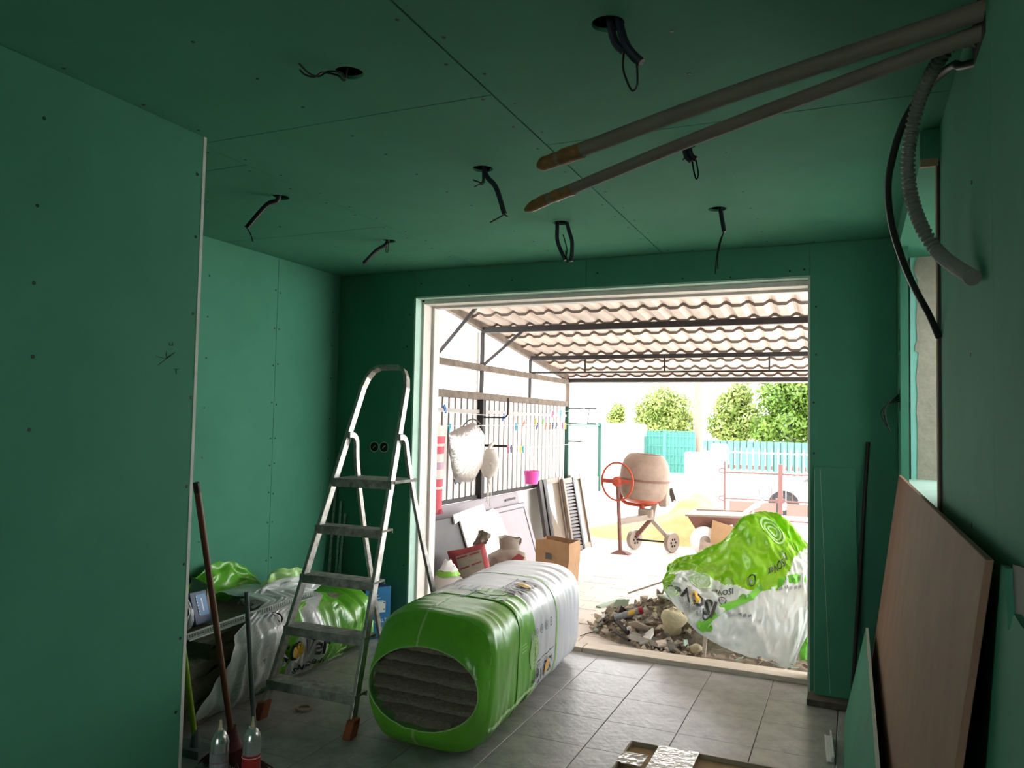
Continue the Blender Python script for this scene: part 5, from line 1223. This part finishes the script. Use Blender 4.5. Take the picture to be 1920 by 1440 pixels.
    m = MB().box(-1.32,-1.22,8.97,9.07,-.022,.11); single('red_brick', m, M['sack_red'], 'dull red brick standing in front of the wheelbarrow', 'brick', bevel=.004)
    m = MB().hexa([(-1.75,8.55,-.022),(-1.1,8.5,-.022),(-1.05,8.8,-.022),(-1.7,8.85,-.022),(-1.75,8.55,.0),(-1.1,8.5,.0),(-1.05,8.8,.0),(-1.7,8.85,.0)]); single('white_board', m, M['panel_white'], 'flat white board lying on the ground behind the rubble', 'board')
    m = MB().box(-1.35,-1.0,8.2,8.42,-.022,.04); single('black_tray', m, M['black'], 'black plastic tray lying on the ground behind the draped film', 'tray', bevel=.01)
    t = thing('red_crate', 'brown crate with a red rim beyond the draped film by the right wall edge', 'crate', (-.2,7.0,-.045)); build('box', MB().box(-.36,.1,6.9,7.2,-.022,.36), M['card'], t); build('rim', MB().box(-.37,.11,6.89,7.21,.36,.40), M['can_red'], t)
mixer()

# ---------------------------------------------------------------- street side
def street():
    m = MB(); m.box(-3.62,-2.2,13.75,13.95,-.05,.62); m.box(-2.66,-2.28,13.55,13.95,-.05,1.04); m.box(-2.2,-1.97,13.5,13.75,-.05,1.20); m.box(1.6,1.9,13.5,13.75,-.05,1.2)
    struct('wall_front_yard', m, M['white_wall'], bevel=.01)
    single('utility_pole', MB().tube([(-2.62,14.6,-.05),(-2.62,14.6,2.55)], [.10,.085], 14), M['pole'], 'pale wooden pole rising behind the white wall', 'pole', smooth=True)
    # wall ornament
    t = thing('letter_box', 'small grey wall fitting on the white front wall', 'letter box', (-2.42,13.53,.25)); build('hood', MB().box(-2.52,-2.32,13.5,13.55,.30,.34), M['ink_grey'], t); build('slot', MB().box(-2.48,-2.36,13.5,13.55,.22,.27), M['panel_dark'], t)
    # gate
    t = thing('driveway_gate', 'pink brown iron driveway gate with rose sheet panels below', 'gate', (-.6,13.4,-.04))
    def post(x, z0, z1, w): build('post', MB().box(x-w/2,x+w/2,13.4-w/2,13.4+w/2,z0,z1), M['gate'], t)
    post(-1.955,.0,.92,.03); post(-1.065,-.04,.90,.07); post(1.55,.0,.9,.03)
    for x0, x1 in ((-1.94,-1.1),(-1.03,1.54)):
        for z in (.30,.74): build('rail', MB().box(x0,x1,13.39,13.41,z-.012,z+.012), M['gate'], t)
        build('rail', MB().box(x0,x1,13.39,13.41,-.03,-.005), M['gate'], t)
        build('sheet', MB().box(x0+.06,x1-.03,13.395,13.405,.07,.265), M['gate_sheet'], t)
        n = int((x1-x0)/.098)
        for i in range(n):
            x = x0+.05+.098*i
            build('bar', MB().box(x-.005,x+.005,13.395,13.405,.30,.74), M['gate'] if i%2 else M['white_iron'], t)
            build('finial', MB().tube([(x-.048,13.4,.745),(x,13.4,.81),(x+.048,13.4,.745)], .006, 4), M['white_iron'], t)
            build('finial_tip', MB().box(x-.014,x+.014,13.393,13.407,.80,.87), M['gate'], t)
    build('latch', MB().box(-1.14,-1.0,13.37,13.43,.27,.34), M['gate'], t)
    for z in (.76,.30): build('hinge', MB().tube([(-1.955,13.38,z-.04),(-2.03,13.38,z-.03),(-2.05,13.38,z),(-2.03,13.38,z+.03),(-1.955,13.38,z+.04)], .012, 6), M['gate'], t)
    # spear railing and sheets over the road
    t = thing('spear_railing', 'white spear-top railing on the far side of the road', 'railing', (-1,17,0))
    for z in (.96,.55): build('rail', MB().box(-3.7,2.2,16.98,17.02,z-.012,z+.012), M['white_iron'], t)
    for i in range(46):
        x = -3.65+.125*i; build('spear', MB().tube([(x,17,-.05),(x,17,1.02),(x,17,1.07)], [.011,.011,.001], 5), M['white_iron'], t)
    f = thing('green_sheet_fence', 'teal green corrugated sheet fence beyond the spear railing', 'fence', (-1,20,0)); me = None
    for i in range(36):
        x = -3.75+.16*i
        if me is None:
            o = proto('fence_slat', MB().hexa([(-.065,0,0),(.065,0,0),(.05,.03,0),(-.05,.03,0),(-.065,0,1.2),(.065,0,1.2),(.05,.03,1.2),(-.05,.03,1.2)]), M['green_sheet'], f, (x,20,-.05)); me = o.data
        else: share('fence_slat', me, Vector((x,20,-.05))-f.location, f)
    build('backing', MB().box(-3.85,2.1,20.04,20.06,-.05,1.14), M['green_sheet'], f)
    m = MB(); m.box(-3.9,2.2,17.2,17.4,-.05,.48); struct('wall_far_road', m, M['white_wall'])
    f = thing('mesh_fence', 'turquoise wire mesh fence above the white wall beside the pole', 'fence', (-3.3,14.3,-.05))
    for i in range(16): build('wire', MB().box(-3.6+.065*i-.006,-3.6+.065*i+.006,14.3,14.312,.62,1.40), M['green_mesh'], f)
    for z in (.64,.8,.96,1.12,1.3,1.4): build('wire', MB().box(-3.62,-2.6,14.294,14.306,z-.006,z+.006), M['green_mesh'], f)
    build('post', MB().box(-3.2,-3.15,14.27,14.33,-.05,1.42), M['green_mesh'], f); build('shade_net', MB().box(-3.62,-2.62,14.33,14.335,.62,1.38), M['green_mesh'], f)
    # car
    t = thing('white_car', 'white parked car seen through the driveway gate', 'car', (.4,14.9,-.08))
    y0 = 14.55; prof = [(-1.60,.12),(-1.62,.30),(-1.50,.40),(-.95,.50),(-.45,.88),(.0,1.02),(1.1,1.03),(1.8,.78),(2.25,.70),(2.35,.4),(2.3,.12)]
    build('body', MB().prism([(x,y0,z) for x,z in prof], (0,1.6,0)), M['car'], t, bevel=.05)
    build('side_window', MB().prism([(x,y0-.012,z) for x,z in ((-.80,.56),(-.40,.84),(.0,.95),(1.0,.96),(1.4,.76),(1.35,.60))], (0,.02,0)), M['glass_dark'], t)
    build('windscreen', MB().hexa([(-.95,y0+.1,.505),(-.93,y0+.1,.50),(-.93,y0+1.5,.50),(-.95,y0+1.5,.505),(-.46,y0+.15,.895),(-.44,y0+.15,.89),(-.44,y0+1.45,.89),(-.46,y0+1.45,.895)]), M['glass_dark'], t)
    build('headlight', MB().hexa([(-1.60,y0-.01,.30),(-1.30,y0-.012,.33),(-1.30,y0+.02,.33),(-1.60,y0+.02,.30),(-1.52,y0-.01,.39),(-1.25,y0-.012,.42),(-1.25,y0+.02,.42),(-1.52,y0+.02,.39)]), M['ink_grey'], t)
    for x in (-1.10,1.55):
        for yy in (y0,y0+1.5):
            Mx = Matrix.Translation((x,yy,.12)) @ Matrix.Rotation(PI/2,4,'X')
            if yy == y0: build('wheel_arch', MB().lathe([(.27,.008),(.27,.014)], 24, Mx), M['tyre'], t)
            w = build('wheel', MB().lathe([(.14,-.08),(.205,-.08),(.215,0),(.205,.06),(.14,.06)], 24, Mx), M['tyre'], t, smooth=True)
            build('rim', MB().lathe([(.001,.062),(.05,.064),(.145,.05),(.145,.03)], 20, Mx), M['white_iron'], w)
    # trees
    def tree(name, lab, base, H, blobs, leafm, nl, ls, grp):
        t = thing(name, lab, 'tree', base, grp); b = Vector(base); r = random.Random(int(abs(base[0])*100))
        m = MB(); m.tube([b, b+Vector((.1,0,H*.5)), b+Vector((.05,0,H*.8))], [.12,.09,.05], 8)
        for c, rad in blobs[:6]: m.tube([b+Vector((.08,0,H*.45)), Vector(c)], [.05,.015], 5)
        build('trunk', m, M['bark'], t)
        m = MB(); tot = sum(q[1]**2 for q in blobs)
        for c, rad in blobs:
            c = Vector(c)
            for i in range(int(nl*1.7*rad**2/tot)):
                d = Vector((r.gauss(0,1), r.gauss(0,1), r.gauss(0,1))).normalized()
                p = c + d*rad*r.uniform(.55,1.08); p.z = max(p.z, .2)
                u = Vector((r.gauss(0,1), r.gauss(0,1), r.gauss(0,1))).normalized(); v = u.cross(d+Vector((.01,.3,.2))).normalized(); s = ls*r.uniform(.6,1.3)
                m.add([p-u*s, p+v*s*.45, p+u*s, p-v*s*.45], [(0,1,2,3)])
        o = build('foliage', m, leafm, t); o['kind'] = 'stuff'
    tree('leafy_tree', 'broad bushy tree left of the pale pole', (-5.9,26,-.05), 2.4, [((-5.9,26,2.25),.62),((-6.4,26,1.9),.5),((-5.35,26,2.1),.5),((-5.6,26,1.6),.6),((-5.1,26.4,1.5),.5),((-6.0,25.8,1.4),.5)], M['leaf2'], 3800, .075, 'trees over the road')
    tree('leafy_tree', 'sparse low tree behind the white fence end', (-7.45,26,-.05), 1.9, [((-7.42,26,1.95),.28),((-7.5,26,1.65),.34)], M['leaf2'], 700, .07, 'trees over the road')
    tree('leafy_tree', 'pale flowering bush right of the pale pole', (-3.3,25,-.05), 2.2, [((-3.5,25,2.1),.5),((-3.2,25,2.5),.42),((-3.7,25,1.55),.5),((-2.9,25,1.7),.55),((-3.3,24.8,1.2),.5)], M['leaf2'], 3600, .075, 'trees over the road')
    tree('leafy_tree', 'dense dark green tree by the opening edge', (-1.7,24,-.05), 3.0, [((-2.0,24,2.5),.6),((-1.4,24,2.7),.65),((-.7,24,2.4),.7),((-1.7,24,1.7),.65),((-.9,24,1.5),.7),((-2.3,24,1.4),.5),((-.1,24,2.3),.8),((0,24,1.3),.7)], M['leaf'], 7500, .085, 'trees over the road')
street()
